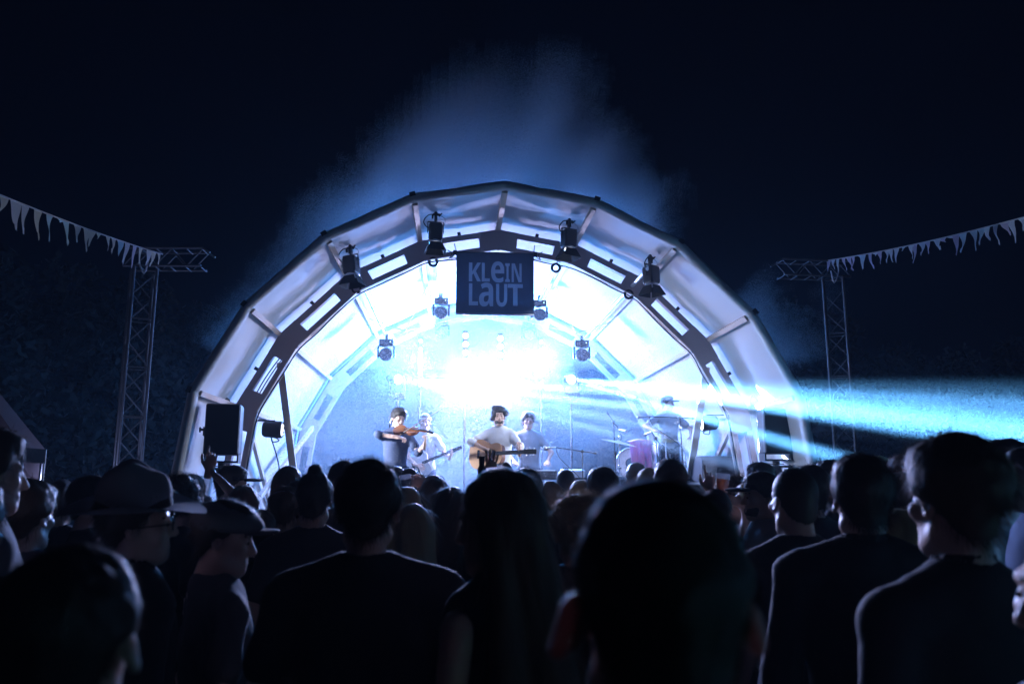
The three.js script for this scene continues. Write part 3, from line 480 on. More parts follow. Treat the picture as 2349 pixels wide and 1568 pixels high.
{ // drum kit
  const z = -12.9, c = P(1447, 1062, z), kd = 0.235, t = thing('bass_drum', V(c.x, c.y, z), 'bass drum with a dark round hole in its pale front skin', 'drum', undefined, -0.45);
  const wood = std(0.16, 0.06, 0.04, 0.35), skin = phys(0.62, 0.63, 0.66, 0.5, { transmission: 0.3, thickness: 0 });
  mk('drum_shell', place(new THREE.CylinderGeometry(kd, kd, 0.4, 32, 1, true), 0, 0, -0.2, Math.PI / 2), wood, t);
  mk('front_skin', new THREE.RingGeometry(0.075, kd, 36), skin, t); mk('skin_port', place(new THREE.TorusGeometry(0.078, 0.006, 8, 28), 0, 0, 0.003), M.black, t); mk('hoop', new THREE.TorusGeometry(kd + 0.004, 0.014, 8, 40), M.steel, t);
  for (let i = 0; i < 8; i++) { const a = i * 0.785 + 0.3; mk('lug', box(0.02, 0.02, 0.09, Math.cos(a) * (kd + 0.018), Math.sin(a) * (kd + 0.018), -0.04), M.chrome, t); }
  for (const s of [-1, 1]) mk('spur', cyl(V(s * 0.22, -0.1, -0.05), V(s * 0.32, -kd - 0.02, 0.04), 0.01), M.chrome, t);
  const pd = thing('drum_pedestal', V(c.x, RY, z - 0.2), 'black box under the bass drum', 'box', undefined, -0.45); mk('carcass', rbox(0.5, c.y - kd - 0.02 - RY, 0.5, 0.015, 0, (c.y - kd - 0.02 - RY) / 2, 0), M.skirt, pd);
  // pink cloth
  const k = thing('pink_cloth', V(c.x + 0.18, c.y + 0.14, z + 0.02), 'crumpled pink cloth draped over the drums beside the bass drum', 'cloth');
  const g = new THREE.PlaneGeometry(0.46, 0.62, 60, 50), q = g.attributes.position;
  for (let i = 0; i < q.count; i++) { const x = q.getX(i), y = q.getY(i), f = 0.02 * Math.sin(x * 55 + 3 * fbm(x * 6, y * 2, 1)) * Math.min(1, 0.3 + (0.31 - y)) + 0.05 * (fbm(x * 9, y * 3, 2) - 0.45); const over = Math.max(0, y - 0.2); q.setXYZ(i, x * (1 - 0.25 * (0.3 - y) * 0.5) + 0.06 * (0.31 - y), y - over * 0.9 + (0.04 * Math.cos(x * 7)), 0.08 + f - over * 1.6); }
  g.computeVertexNormals(); mk('drape', g, phys(0.62, 0.24, 0.44, 0.85, { transmission: 0.2, thickness: 0, bumpMap: cloth, bumpScale: 0.001, sheen: 0.3 }), k);
  const drum = (px, py, zz, r, h, label, m = wood) => { const p = P(px, py, zz), o = thing('tom_drum', p, label, 'drum'); mk('drum_shell', new THREE.CylinderGeometry(r, r, h, 28, 1, true).translate(0, -h / 2, 0), m, o); mk('drum_skin', new THREE.CircleGeometry(r - 0.004, 28).rotateX(-Math.PI / 2), skin, o); mk('hoop', new THREE.TorusGeometry(r, 0.01, 6, 28).rotateX(Math.PI / 2), M.chrome, o); for (let i = 0; i < 6; i++) mk('lug', box(0.016, h * 0.5, 0.016, Math.cos(i * 1.047) * (r + 0.008), -h / 2, Math.sin(i * 1.047) * (r + 0.008)), M.chrome, o); mk('drum_stand', [cyl(V(0, RY - p.y, 0), V(0, -h, 0), 0.012), ...[0, 2.1, 4.2].map((a) => cyl(V(0, RY - p.y + 0.15, 0), V(0.2 * Math.cos(a), RY - p.y + 0.01, 0.2 * Math.sin(a)), 0.009))], M.chrome, o); };
  drum(1530, 1018, -12.7, 0.24, 0.42, 'deep drum with a shiny shell right of the pink cloth', M.steel);
  drum(1478, 1016, -13.2, 0.17, 0.2, 'smaller drum half hidden under the pink cloth');
  const cymbal = (px, py, zz, r, tilt, label) => { const p = P(px, py, zz), o = thing('cymbal_stand', V(p.x, RY, zz), label, 'cymbal'); mk('cymbal', place(lathe([[0.0, 0.035], [0.03, 0.03], [0.05, 0.016], [r * 0.6, 0.006], [r, -0.012]], 36), 0, p.y - RY, 0, 0.12, 0, tilt), std(0.75, 0.62, 0.35, 0.28, 1), o); mk('pole', cyl(V(0, 0.03, 0), V(0, p.y - RY + 0.09, 0), 0.01), M.chrome, o); for (let i = 0; i < 3; i++) mk('leg', cyl(V(0, 0.25, 0), V(0.24 * Math.cos(i * 2.1), 0.01, 0.24 * Math.sin(i * 2.1)), 0.008), M.chrome, o); mk('wing_nut', ball(0.015, 0, p.y - RY + 0.09, 0), M.chrome, o); mk('boom_clamp', [cyl(V(-0.03, 0.36, 0), V(0.03, 0.36, 0), 0.02), cyl(V(-0.03, 0.5, 0), V(0.03, 0.5, 0), 0.018)], M.chrome, o); };
  cymbal(1420, 1014, -12.6, 0.29, -0.2, 'large cymbal tilted to the right above the bass drum');
  cymbal(1527, 1010, -12.3, 0.21, 0.04, 'flat cymbal in front of the percussionist');
}
// ------------------------------------------------------------------ people: distance fields meshed into continuous bodies
const capsule = (a, b, ra, rb = ra) => { const dx = b.x - a.x, dy = b.y - a.y, dz = b.z - a.z, l = 1 / Math.max(1e-9, dx * dx + dy * dy + dz * dz); return (x, y, z) => { const px = x - a.x, py = y - a.y, pz = z - a.z; let t = (px * dx + py * dy + pz * dz) * l; t = t < 0 ? 0 : t > 1 ? 1 : t; const u = px - dx * t, v = py - dy * t, w = pz - dz * t; return Math.sqrt(u * u + v * v + w * w) - ra - (rb - ra) * t; }; };
const ellip = (cx, cy, cz, rx, ry, rz, ax = 0, az = 0) => { const ca = Math.cos(ax), sa = Math.sin(ax), cb = Math.cos(az), sb = Math.sin(az); return (x, y, z) => { x -= cx; y -= cy; z -= cz; if (ax) { const t = y * ca + z * sa; z = z * ca - y * sa; y = t; } if (az) { const t = x * cb + y * sb; y = y * cb - x * sb; x = t; } const a = x / rx, b = y / ry, c = z / rz, k0 = Math.sqrt(a * a + b * b + c * c), d = a / rx, e = b / ry, f = c / rz, k1 = Math.sqrt(d * d + e * e + f * f); return k1 < 1e-9 ? -Math.min(rx, ry, rz) : k0 * (k0 - 1) / k1; }; };
function field(list) { // [[distance, blend, 'sub' | 'cut']]
  return (x, y, z) => { let d = 1e3; for (let i = 0; i < list.length; i++) { const it = list[i], k = it[1]; let e = it[0](x, y, z); if (it[2]) { if (it[2] === 'sub') e = -e; const h = Math.max(k - Math.abs(d - e), 0) / k; d = Math.max(d, e) + h * h * k * 0.25; } else { const h = Math.max(k - Math.abs(d - e), 0) / k; d = Math.min(d, e) - h * h * k * 0.25; } } return d; };
}
function nets(f, lo, hi, h) {   // surface nets, only in blocks near the surface
  const nx = Math.ceil((hi.x - lo.x) / h) + 2, ny = Math.ceil((hi.y - lo.y) / h) + 2, nz = Math.ceil((hi.z - lo.z) / h) + 2, F = new Float32Array(nx * ny * nz).fill(1), B = 6, R = B * h * 0.87 * 1.3 + h, near = [];
  for (let bz = 0; bz < nz; bz += B) for (let by = 0; by < ny; by += B) for (let bx = 0; bx < nx; bx += B) {
    const d = f(lo.x + (bx + B / 2) * h, lo.y + (by + B / 2) * h, lo.z + (bz + B / 2) * h), far = Math.abs(d) > R, ex = Math.min(nx, bx + B), ey = Math.min(ny, by + B), ez = Math.min(nz, bz + B);
    if (!far) near.push(bx, by, bz);
    for (let k = bz; k < ez; k++) for (let j = by; j < ey; j++) { const o = (k * ny + j) * nx; if (far) F.fill(d, o + bx, o + ex); else { const y = lo.y + j * h, z = lo.z + k * h; for (let i = bx; i < ex; i++) F[o + i] = f(lo.x + i * h, y, z); } }
  }
  const id = new Int32Array(nx * ny * nz).fill(-1), pos = [], ind = [], sx = 1, sy = nx, sz = nx * ny, off = [0, sx, sy, sx + sy, sz, sx + sz, sy + sz, sx + sy + sz], v = new Float64Array(8), cells = [];
  for (let n = 0; n < near.length; n += 3) {
    const ex = Math.min(nx - 1, near[n] + B), ey = Math.min(ny - 1, near[n + 1] + B), ez = Math.min(nz - 1, near[n + 2] + B);
    for (let k = near[n + 2]; k < ez; k++) for (let j = near[n + 1]; j < ey; j++) for (let i = near[n]; i < ex; i++) {
      const o = (k * ny + j) * nx + i, s0 = F[o] < 0; let mixed = false;
      for (let q = 1; q < 8; q++) if ((F[o + off[q]] < 0) !== s0) { mixed = true; break; }
      if (!mixed) continue;
      for (let q = 0; q < 8; q++) v[q] = F[o + off[q]];
      let X = 0, Y = 0, Z = 0, c = 0;
      for (let e = 0; e < 12; e++) { const a = EA[e], b = EB[e]; if ((v[a] < 0) !== (v[b] < 0)) { const t = v[a] / (v[a] - v[b]); X += (a & 1) + ((b & 1) - (a & 1)) * t; Y += ((a >> 1) & 1) + (((b >> 1) & 1) - ((a >> 1) & 1)) * t; Z += ((a >> 2) & 1) + (((b >> 2) & 1) - ((a >> 2) & 1)) * t; c++; } }
      id[o] = pos.length / 3; pos.push(lo.x + (i + X / c) * h, lo.y + (j + Y / c) * h, lo.z + (k + Z / c) * h); if (i && j && k) cells.push(o);
    }
  }
  for (const o of cells) {
    const s = F[o] < 0;
    for (let q = 0; q < 3; q++) { const st = q === 0 ? sx : q === 1 ? sy : sz, u = q === 0 ? sy : q === 1 ? sz : sx, w = q === 0 ? sz : q === 1 ? sx : sy; if (s !== (F[o + st] < 0)) { const a = id[o], b = id[o - u], c = id[o - u - w], d = id[o - w]; if (b < 0 || c < 0 || d < 0) continue; if (s) ind.push(a, b, c, a, c, d); else ind.push(a, c, b, a, d, c); } }
  }
  const g = new THREE.BufferGeometry(); g.setAttribute('position', new THREE.BufferAttribute(new Float32Array(pos), 3)); g.setIndex(ind); g.computeVertexNormals(); return g;
}
const EA = [], EB = []; for (let a = 0; a < 8; a++) for (const b of [a | 1, a | 2, a | 4]) if (b > a) { EA.push(a); EB.push(b); }
function warp(g, fn) { const p = g.attributes.position, n = g.attributes.normal; for (let i = 0; i < p.count; i++) { const d = fn(p.getX(i), p.getY(i), p.getZ(i), n.getX(i), n.getY(i), n.getZ(i)); p.setXYZ(i, p.getX(i) + n.getX(i) * d, p.getY(i) + n.getY(i) * d, p.getZ(i) + n.getZ(i) * d); } g.computeVertexNormals(); return g; }
const asIndexed = (g) => { g.setAttribute('uv', g.attributes.uv ?? new THREE.BufferAttribute(new Float32Array(g.attributes.position.count * 2), 2)); return g; };
function planar(g, k = 1) { const p = g.attributes.position, uv = new Float32Array(p.count * 2); for (let i = 0; i < p.count; i++) { uv[i * 2] = (p.getX(i) + 0.37 * p.getZ(i)) * k; uv[i * 2 + 1] = (p.getY(i) + 0.61 * p.getZ(i)) * k; } g.setAttribute('uv', new THREE.BufferAttribute(uv, 2)); return g; }

// head frame: origin between the ears, y up, the face looks along -z
function headList(o = {}) {
  const w = o.w ?? 1, l = [
    [ellip(0, 0.03, 0.014, 0.074 * w, 0.092, 0.096), 0.02], [ellip(0, -0.045, -0.028, 0.056 * w, 0.075, 0.066), 0.03], [ellip(0, -0.1, -0.068, 0.024, 0.022, 0.022), 0.03],
    [capsule(V(-0.05 * w, -0.075, 0), V(-0.018, -0.108, -0.06), 0.02), 0.03], [capsule(V(0.05 * w, -0.075, 0), V(0.018, -0.108, -0.06), 0.02), 0.03],
    [capsule(V(-0.033, 0.026, -0.079), V(0.033, 0.026, -0.079), 0.013), 0.02], [ellip(-0.043, -0.02, -0.068, 0.02, 0.018, 0.018), 0.025], [ellip(0.043, -0.02, -0.068, 0.02, 0.018, 0.018), 0.025],
    [ellip(-0.031, 0.0, -0.1, 0.018, 0.013, 0.017), 0.016, 'sub'], [ellip(0.031, 0.0, -0.1, 0.018, 0.013, 0.017), 0.016, 'sub'], [ellip(-0.031, 0.0, -0.079, 0.0125, 0.011, 0.0125), 0.004], [ellip(0.031, 0.0, -0.079, 0.0125, 0.011, 0.0125), 0.004],
    [capsule(V(0, 0.012, -0.088), V(0, -0.034, -0.112), 0.008, 0.012), 0.012], [ellip(0, -0.037, -0.1, 0.018, 0.009, 0.014), 0.01],
    [capsule(V(-0.02, -0.066, -0.086), V(0.02, -0.066, -0.086), 0.0065), 0.008], [capsule(V(-0.016, -0.078, -0.087), V(0.016, -0.078, -0.087), 0.0075), 0.008],
    [capsule(V(0, -0.06, 0.022), V(0, -0.2, 0.04), 0.053, 0.06), 0.03],
  ];
  if (o.open) l.push([ellip(0, -0.073, -0.094, 0.014, 0.009, 0.02), 0.006, 'sub']);
  for (const s of [-1, 1]) l.push([ellip(s * 0.079 * w, -0.008, 0.012, 0.010, 0.031, 0.019, 0.2, s * 0.25), 0.008], [ellip(s * 0.088 * w, -0.006, 0.006, 0.006, 0.018, 0.009), 0.006, 'sub']);
  return l;
}
const SKULL = (k, w = 1) => ellip(0, 0.03 + k * 0.75, 0.014 + k * 0.45, 0.074 * w + k * 0.85, 0.092 + k * 0.45, 0.096 + k * 0.65);
const NAPE = ellip(0, -0.05, 0.05, 0.058, 0.065, 0.05);
function hairList(style, o = {}) {
  const w = o.w ?? 1, hl = (n, y, z, c) => (X, Y, Z) => -(n * X + y * Y + z * Z - c), L = [], len = o.len ?? 0.3;
  const cap = (k, c = 0) => { L.push([SKULL(k, w), 0.02]); L.push([NAPE, 0.03]); L.push([hl(0, 0.72, 0.69, c), 0.012, 'cut']); L.push([hl(0, 0.93, 0.37, -0.055), 0.03, 'cut']); };
  if (style === 'buzz') cap(0.005, 0.0);
  if (style === 'short') { cap(o.puff ?? 0.02, 0.0); if (!o.puff) L.push([ellip(0, 0.105, -0.03, 0.058, 0.03, 0.06), 0.04]); }
  if (style === 'thick') { cap(0.034, -0.012); L.push([ellip(0, 0.11, -0.03, 0.066, 0.035, 0.07), 0.04]); }
  if (style === 'curly') { cap(0.034, -0.02); for (let i = 0; i < 26; i++) { const a = i * 2.4, y = -0.02 + 0.15 * ((i * 0.618) % 1), r = 0.1 * Math.sqrt(Math.max(0.1, 1 - ((y - 0.03) / 0.14) ** 2)); const z = 0.02 + Math.sin(a) * r; if (z < -0.05 && y < 0.08) continue; L.push([ellip(Math.cos(a) * r * 0.9, y, z, 0.036, 0.036, 0.036), 0.012]); } }
  if (style === 'bob' || style === 'long') {
    cap(0.02, -0.012); const d = style === 'bob' ? 0.2 : len;
    L.push([capsule(V(0, 0.0, 0.06), V(0, -d, 0.085), 0.075, o.flare ?? 0.06), 0.05]);
    for (const s of [-1, 1]) L.push([capsule(V(s * 0.07, 0.01, 0.03), V(s * (0.075 + (o.wide ?? 0.02)), -d, 0.06), 0.03, 0.035), 0.05]);
  }
  if (style === 'bun') { cap(0.014, -0.005); L.push([ellip(0, 0.148, 0.03, 0.034, 0.03, 0.034), 0.012]); }
  if (style === 'tail') { cap(0.012, 0); L.push([capsule(V(0, 0.02, 0.11), V(0, -0.22, 0.13), 0.03, 0.015), 0.03]); }
  return L;
}
// thin tapering ribbons that grow out of a hair surface
function strands(g, n, style, rng, w, L, R0 = null) {
  const p = g.attributes.position, nm = g.attributes.normal, pos = [], nor = [];
  const q = V(0, 0, 0), d = V(0, 0, 0), N = V(0, 0, 0), side = V(0, 0, 0), last = V(0, 0, 0);
  for (let s = 0; s < n; s++) {
    const i = Math.floor(rng() * p.count); q.fromBufferAttribute(p, i); N.fromBufferAttribute(nm, i);
    const flow = style === 'long' ? V((rng() - 0.5) * 0.3, -1, 0.1 * rng()) : style === 'curly' ? V(rng() - 0.5, rng() - 0.5, rng() - 0.5) : V(q.x * 5 + (rng() - 0.5) * 0.6, -0.6 + (rng() - 0.5) * 0.4, q.z * 3 + 0.4);
    flow.addScaledVector(N, -flow.dot(N)).normalize();
    const lift = style === 'buzz' ? 1.6 : style === 'long' ? 0.16 + 0.25 * rng() * rng() : style === 'curly' ? 0.9 : 0.25 + 0.95 * rng() * rng();
    d.copy(flow).addScaledVector(N, lift).normalize(); const seg = style === 'curly' ? 5 : 3, l = L * (0.5 + 0.8 * rng()) / seg; side.crossVectors(d, N).normalize(); if (side.lengthSq() < 0.1) side.set(1, 0, 0);
    const ph = rng() * 6.28; let wa = w; q.addScaledVector(N, -0.002); let ax = q.x - side.x * wa, ay = q.y - side.y * wa, az = q.z - side.z * wa, bx = q.x + side.x * wa, by = q.y + side.y * wa, bz = q.z + side.z * wa;
    for (let k = 1; k <= seg; k++) {
      if (style === 'curly') { const a = ph + k * 1.6; d.copy(flow).multiplyScalar(Math.cos(a)).addScaledVector(side, Math.sin(a)).addScaledVector(N, 0.45).normalize(); } else { d.y -= style === 'long' ? 0.12 : 0.10; d.normalize(); }
      q.addScaledVector(d, l); const wb = k === seg ? w * 0.15 : w * (1 - 0.6 * k / seg);
      const cx = q.x - side.x * wb, cy = q.y - side.y * wb, cz = q.z - side.z * wb, ex = q.x + side.x * wb, ey = q.y + side.y * wb, ez = q.z + side.z * wb;
      pos.push(ax, ay, az, bx, by, bz, cx, cy, cz, bx, by, bz, ex, ey, ez, cx, cy, cz); for (let m = 0; m < 6; m++) nor.push(N.x, N.y, N.z);
      ax = cx; ay = cy; az = cz; bx = ex; by = ey; bz = ez;
    }
  }
  const r = new THREE.BufferGeometry(); r.setAttribute('position', new THREE.BufferAttribute(new Float32Array(pos), 3)); r.setAttribute('normal', new THREE.BufferAttribute(new Float32Array(nor), 3)); return r;
}
// a hand: fingers along +y, palm faces +z, thumb on the s side of x
function handList(s, curl = 0.35, over = {}) {
  const l = [[ellip(0, 0.045, 0, 0.040, 0.05, 0.0135), 0.01], [ellip(-s * -0.018, 0.028, 0.008, 0.022, 0.03, 0.012), 0.01], [capsule(V(0, -0.05, 0), V(0, 0.01, 0), 0.026, 0.025), 0.02]];
  const X = [0.030, 0.010, -0.010, -0.029], LN = [0.072, 0.08, 0.074, 0.058], R = [0.0088, 0.009, 0.0086, 0.0076];
  for (let i = 0; i < 4; i++) { const c = over.fingers ? over.fingers[i] : curl * (0.85 + 0.15 * i); let p = V(s * X[i], 0.082 - (i === 3 ? 0.008 : 0), 0), a = c * 0.6; const fan = s * X[i] * (over.spread ?? 2.0); for (let k = 0; k < 3; k++) { const L = LN[i] * [0.45, 0.31, 0.24][k], q = p.clone().add(V(Math.sin(fan) * Math.cos(a) * L, Math.cos(fan) * Math.cos(a) * L, Math.sin(a) * L)); l.push([capsule(p, q, R[i] * (1 - k * 0.1), R[i] * (0.92 - k * 0.1)), 0.004]); p = q; a += c; } }
  const tc = over.thumb ?? 0.5; const t0 = V(s * 0.026, 0.014, 0.004), t1 = V(s * (0.052), 0.042, 0.012 + 0.012 * tc), t2 = V(s * (0.062 - 0.016 * tc), 0.07, 0.018 + 0.022 * tc), t3 = V(s * (0.064 - 0.03 * tc), 0.092, 0.02 + 0.03 * tc);
  l.push([capsule(t0, t1, 0.014, 0.0115), 0.01], [capsule(t1, t2, 0.011, 0.01), 0.004], [capsule(t2, t3, 0.01, 0.008), 0.004]);
  return l;
}
const handCache = new Map();
function handGeo(s, curl, over, h) { const k = JSON.stringify([s, curl, over, h]); if (!handCache.has(k)) handCache.set(k, nets(field(handList(s, curl, over)), V(-0.1, -0.07, -0.1), V(0.1, 0.19, 0.12), h)); return handCache.get(k).clone(); }
function frameOf(dir, palm) { const y = dir.clone().normalize(), z = palm.clone().addScaledVector(y, -palm.dot(y)).normalize(), x = new THREE.Vector3().crossVectors(y, z); return new THREE.Matrix4().makeBasis(x, y, z); }
function elbow(S, W, a, b, pole) { const d = W.clone().sub(S); let L = d.length(); const m = (a + b) * 0.985; if (L > m) { d.multiplyScalar(m / L); W.copy(S).add(d); L = m; } const n = d.clone().normalize(), t = (a * a - b * b + L * L) / (2 * L), r = Math.sqrt(Math.max(0, a * a - t * t)), p = pole.clone().addScaledVector(n, -pole.dot(n)).normalize(); return S.clone().addScaledVector(n, t).addScaledVector(p, r); }

const SKIN = [phys(0.50, 0.32, 0.24, 0.5, { sheen: 0.2 }), phys(0.58, 0.38, 0.3, 0.5), phys(0.42, 0.26, 0.19, 0.5)];
const HAIR = { dark: phys(0.03, 0.022, 0.017, 0.58, { ior: 1.55 }), brown: phys(0.08, 0.05, 0.03, 0.58, { ior: 1.55 }), blond: phys(0.4, 0.29, 0.16, 0.58, { ior: 1.55 }), red: phys(0.15, 0.055, 0.025, 0.58, { ior: 1.55 }), grey: std(0.3, 0.29, 0.28, 0.5) };
const CLOTH = {}; const fabric = (r, g, b) => { const k = [r, g, b].join(); return CLOTH[k] ?? (CLOTH[k] = phys(r, g, b, 0.85, { bumpMap: cloth, bumpScale: 0.0008, sheen: 0.1, sheenRoughness: 0.4, sheenColor: new THREE.Color(0.5, 0.5, 0.55), specularIntensity: 0.5 })); };
const INK = fabric(0.02, 0.021, 0.028), EYE_M = std(0.02, 0.015, 0.012, 0.15);
let personSeed = 1;
// pos: feet; turn 0 faces the stage (-z)
function person(pos, scale, o) {
  const rng = rngOf(1000 + personSeed++ * 77), t = thing('person', pos, o.label, 'person', undefined, o.turn ?? 0); t.scale.setScalar(scale);
  const near = o.near ?? 0, hb = [0.03, 0.024, 0.018][near], hh = [0.0105, 0.008, 0.006][near], b = o.build ?? 1, sw = 0.175 * b, skin = SKIN[o.skin ?? Math.floor(rng() * 3)];
  // joints
  const sh = o.shrug ?? 0, J = { neck: V(0, 1.50, 0.025) }, A = [];
  for (const s of [-1, 1]) {
    const S = V(s * sw, 1.385 + sh, 0.015), arm = (s < 0 ? o.left : o.right) ?? { w: V(s * (sw + 0.09), 0.86, -0.06) }, W = arm.w.clone(), E = elbow(S, W, 0.295, 0.265, arm.pole ?? V(s * 0.4, -0.3, 1));
    A.push({ s, S, E, W, arm });
  }
  const long = o.sleeves === 'long', bare = o.sleeves === 'none';
  // skin
  const body = [[capsule(V(0, 0.95, 0), V(0, 1.28, 0), 0.085, 0.085), 0.03], [capsule(V(-sw * 0.85, 1.38 + sh, 0.012), V(sw * 0.85, 1.38 + sh, 0.012), bare ? 0.047 : 0.034), 0.03], [capsule(V(0, 1.38, bare ? 0.015 : -0.005), V(0, 1.55, 0.028), 0.045, 0.052), bare ? 0.05 : 0.02]];
  const cl = [[ellip(0, 1.26, 0.0, 0.165 * b + 0.005, 0.21, 0.118 * Math.sqrt(b)), 0.06], [ellip(0, 1.04, -0.005, 0.15 * b, 0.2, 0.112 * b), 0.08], [ellip(0, 0.92, 0, 0.168 * (0.5 + 0.5 * b), 0.13, 0.12), 0.06], [capsule(V(-sw, 1.388 + sh, 0.012), V(0, 1.425 + sh, 0.015), 0.054, 0.06), 0.06], [capsule(V(sw, 1.388 + sh, 0.012), V(0, 1.425 + sh, 0.015), 0.054, 0.06), 0.06], [capsule(V(-sw * 0.8, 1.415 + sh, 0.02), V(0, 1.475 + sh * 0.6, 0.035), 0.05, 0.055), 0.05], [capsule(V(sw * 0.8, 1.415 + sh, 0.02), V(0, 1.475 + sh * 0.6, 0.035), 0.05, 0.055), 0.05]];
  for (const { S, E, W, s } of A) {
    body.push([capsule(S, E, 0.044, 0.036), 0.02], [capsule(E, W, 0.038, 0.026), 0.02]);
    if (!bare) cl.push([capsule(S, E.clone().lerp(S, long ? 0 : 0.4), 0.056 * (0.6 + 0.4 * b), long ? 0.05 : 0.058), 0.04]);
    if (long) cl.push([capsule(E, W.clone().lerp(E, 0.08), 0.05, 0.04), 0.03]);
  }
  if (o.rolled) for (const { E, W } of A) cl.push([capsule(E, E.clone().lerp(W, 0.12), 0.055, 0.05), 0.02]);
  for (const s of [-1, 1]) body.push([capsule(V(s * 0.09, 0.9, 0), V(s * 0.1, 0.48, -0.01), 0.075, 0.05), 0.04], [capsule(V(s * 0.1, 0.48, -0.01), V(s * 0.11, 0.08, 0.02), 0.05, 0.035), 0.03], [capsule(V(s * 0.11, 0.05, 0.03), V(s * 0.13, 0.035, -0.14), 0.045, 0.034), 0.03]);
  const xs = A.flatMap(({ E, W }) => [E, W]), lo = V(Math.min(-0.32 * b, ...xs.map((v) => v.x)) - 0.1, -0.02, Math.min(-0.22, ...xs.map((v) => v.z)) - 0.1), hi = V(Math.max(0.32 * b, ...xs.map((v) => v.x)) + 0.1, Math.max(1.6, ...xs.map((v) => v.y)) + 0.1, Math.max(0.2, ...xs.map((v) => v.z)) + 0.1);
  const geos = [asIndexed(nets(field(body), lo, hi, hb))];
  const HM = new THREE.Matrix4().makeTranslation(0, 1.54, 0.03).multiply(new THREE.Matrix4().makeRotationFromEuler(new THREE.Euler(o.pitch ?? 0, o.hy ?? 0, o.roll ?? 0, 'YXZ'))).multiply(new THREE.Matrix4().makeTranslation(0, 0.095 + (o.neckUp ?? 0), -0.02));
  const head = nets(field(headList({ w: o.hw, open: o.open })), V(-0.12, -0.22, -0.15), V(0.12, 0.15, 0.14), hh);
  geos.push(asIndexed(head.applyMatrix4(HM)));
  for (const { s, E, W, arm } of A) {
    const dir = arm.dir ?? W.clone().sub(E).normalize().add(V(0, -0.1, -0.1)), palm = arm.palm ?? V(-s, 0, 0);
    geos.push(asIndexed(handGeo(arm.flip ? -s : s, arm.curl ?? 0.4, arm.over ?? {}, arm.fine ?? o.handCell ?? 0.012).applyMatrix4(frameOf(dir, palm).setPosition(W))));
    A.at(s < 0 ? 0 : 1).hand = W.clone();
  }
  mk('body', mergeGeometries(geos), skin, t);
  // clothes
  const shirt = o.shirt ?? INK, wr = o.wrinkle ?? 1;
  cl.push([(x, y, z) => 0.84 - y, 0.02, 'cut']);
  const neckHole = capsule(V(0, 1.535, 0.03), V(0, 1.66, 0.035), 0.056); cl.push([neckHole, 0.02, 'sub']);
  if (bare) for (const { S, s } of A) cl.push([ellip(S.x + s * 0.03, S.y, S.z, 0.05, 0.085, 0.09), 0.01, 'sub']);
  const cg = nets(field(cl), lo, hi.clone().setY(Math.max(1.62, hi.y)), hb * 0.8); planar(cg, 1.6);
  mk('shirt', warp(cg, (x, y, z) => 0.006 + wr * (0.016 * (fbm(x * 8 + personSeed, y * 5, z * 8) - 0.44) + 0.008 * (fbm(x * 20 + y * 14, y * 9, z * 18 + personSeed) - 0.44))), shirt, t);
  if (o.collar) { const c = field([[capsule(V(0, 1.43 + sh * 0.5, 0.02), V(0, 1.56 + sh * 0.5, 0.03), o.collar + 0.012, o.collar), 0.02], [capsule(V(0, 1.40, 0.018), V(0, 1.70, 0.036), o.collar + 0.003, o.collar - 0.008), 0.006, 'sub'], [(x, y, z) => y - 1.535 - sh * 0.5 + 0.25 * Math.max(0, -z), 0.008, 'cut'], [(x, y, z) => 1.40 - y, 0.01, 'cut']]); mk('collar', nets(c, V(-0.14, 1.36, -0.12), V(0.14, 1.62, 0.16), 0.0055), shirt, t); }
  const tl = [[ellip(0, 0.92, 0, 0.165, 0.12, 0.118), 0.05]]; for (const s of [-1, 1]) tl.push([capsule(V(s * 0.09, 0.88, 0), V(s * 0.1, 0.48, -0.01), 0.09, 0.066), 0.03], [capsule(V(s * 0.1, 0.48, -0.01), V(s * 0.11, 0.07, 0.02), 0.066, 0.055), 0.03]);
  mk('trousers', warp(planar(nets(field(tl), V(-0.27, 0.0, -0.2), V(0.27, 1.08, 0.2), hb), 1.6), (x, y, z) => 0.006 + 0.016 * (fbm(x * 9, y * 7, z * 9 + personSeed) - 0.44)), o.trousers ?? INK, t);
  // hair and headwear in the head frame
  if (o.hair && o.hair !== 'none') {
    const hl = hairList(o.hair, { w: o.hw, puff: o.puff, len: o.hlen, flare: o.flare, wide: o.wide }), lg = o.hair === 'long' || o.hair === 'bob' || o.hair === 'tail';
    let hg = nets(field(hl), V(-0.2, lg ? -(o.hlen ?? 0.3) - 0.1 : -0.14, -0.17), V(0.2, 0.22, 0.24), hh * (near === 2 ? 1.5 : 1.2));
    hg = warp(hg, (x, y, z) => (o.hair === 'buzz' ? 0.001 : 0.022) * (fbm(x * 22 + personSeed, y * (lg ? 5 : 24), z * 30) - 0.44) + (lg ? 0.012 * (fbm(x * 40, y * 1.5, z * 40) - 0.44) : 0));
    const n = (o.hairs ?? 1) * [600, 1400, 3600][near], L = { buzz: 0.007, short: 0.035, thick: 0.05, curly: 0.06, bob: 0.11, long: 0.13, bun: 0.03, tail: 0.06 }[o.hair] * (o.puff ? 0.6 : 1);
    const st = strands(hg, n * (o.hair === 'buzz' ? 2.2 : 1), lg ? 'long' : o.hair === 'curly' ? 'curly' : o.hair === 'buzz' ? 'buzz' : 'short', rng, [0.002, 0.0013, 0.0009][near], L);
    const hm = mk('hair', clean(hg).applyMatrix4(HM), HAIR[o.hairColor ?? 'dark'], t); mk('loose_hair', clean(st).applyMatrix4(HM), HAIR[o.hairColor ?? 'dark'], hm);
  }
  const W = o.wear ?? {};
  const wear = (name, geos, m) => { const g = [].concat(geos).map((x) => clean(x)); mk(name, (g.length > 1 ? mergeGeometries(g) : g[0]).applyMatrix4(HM), m, t); };
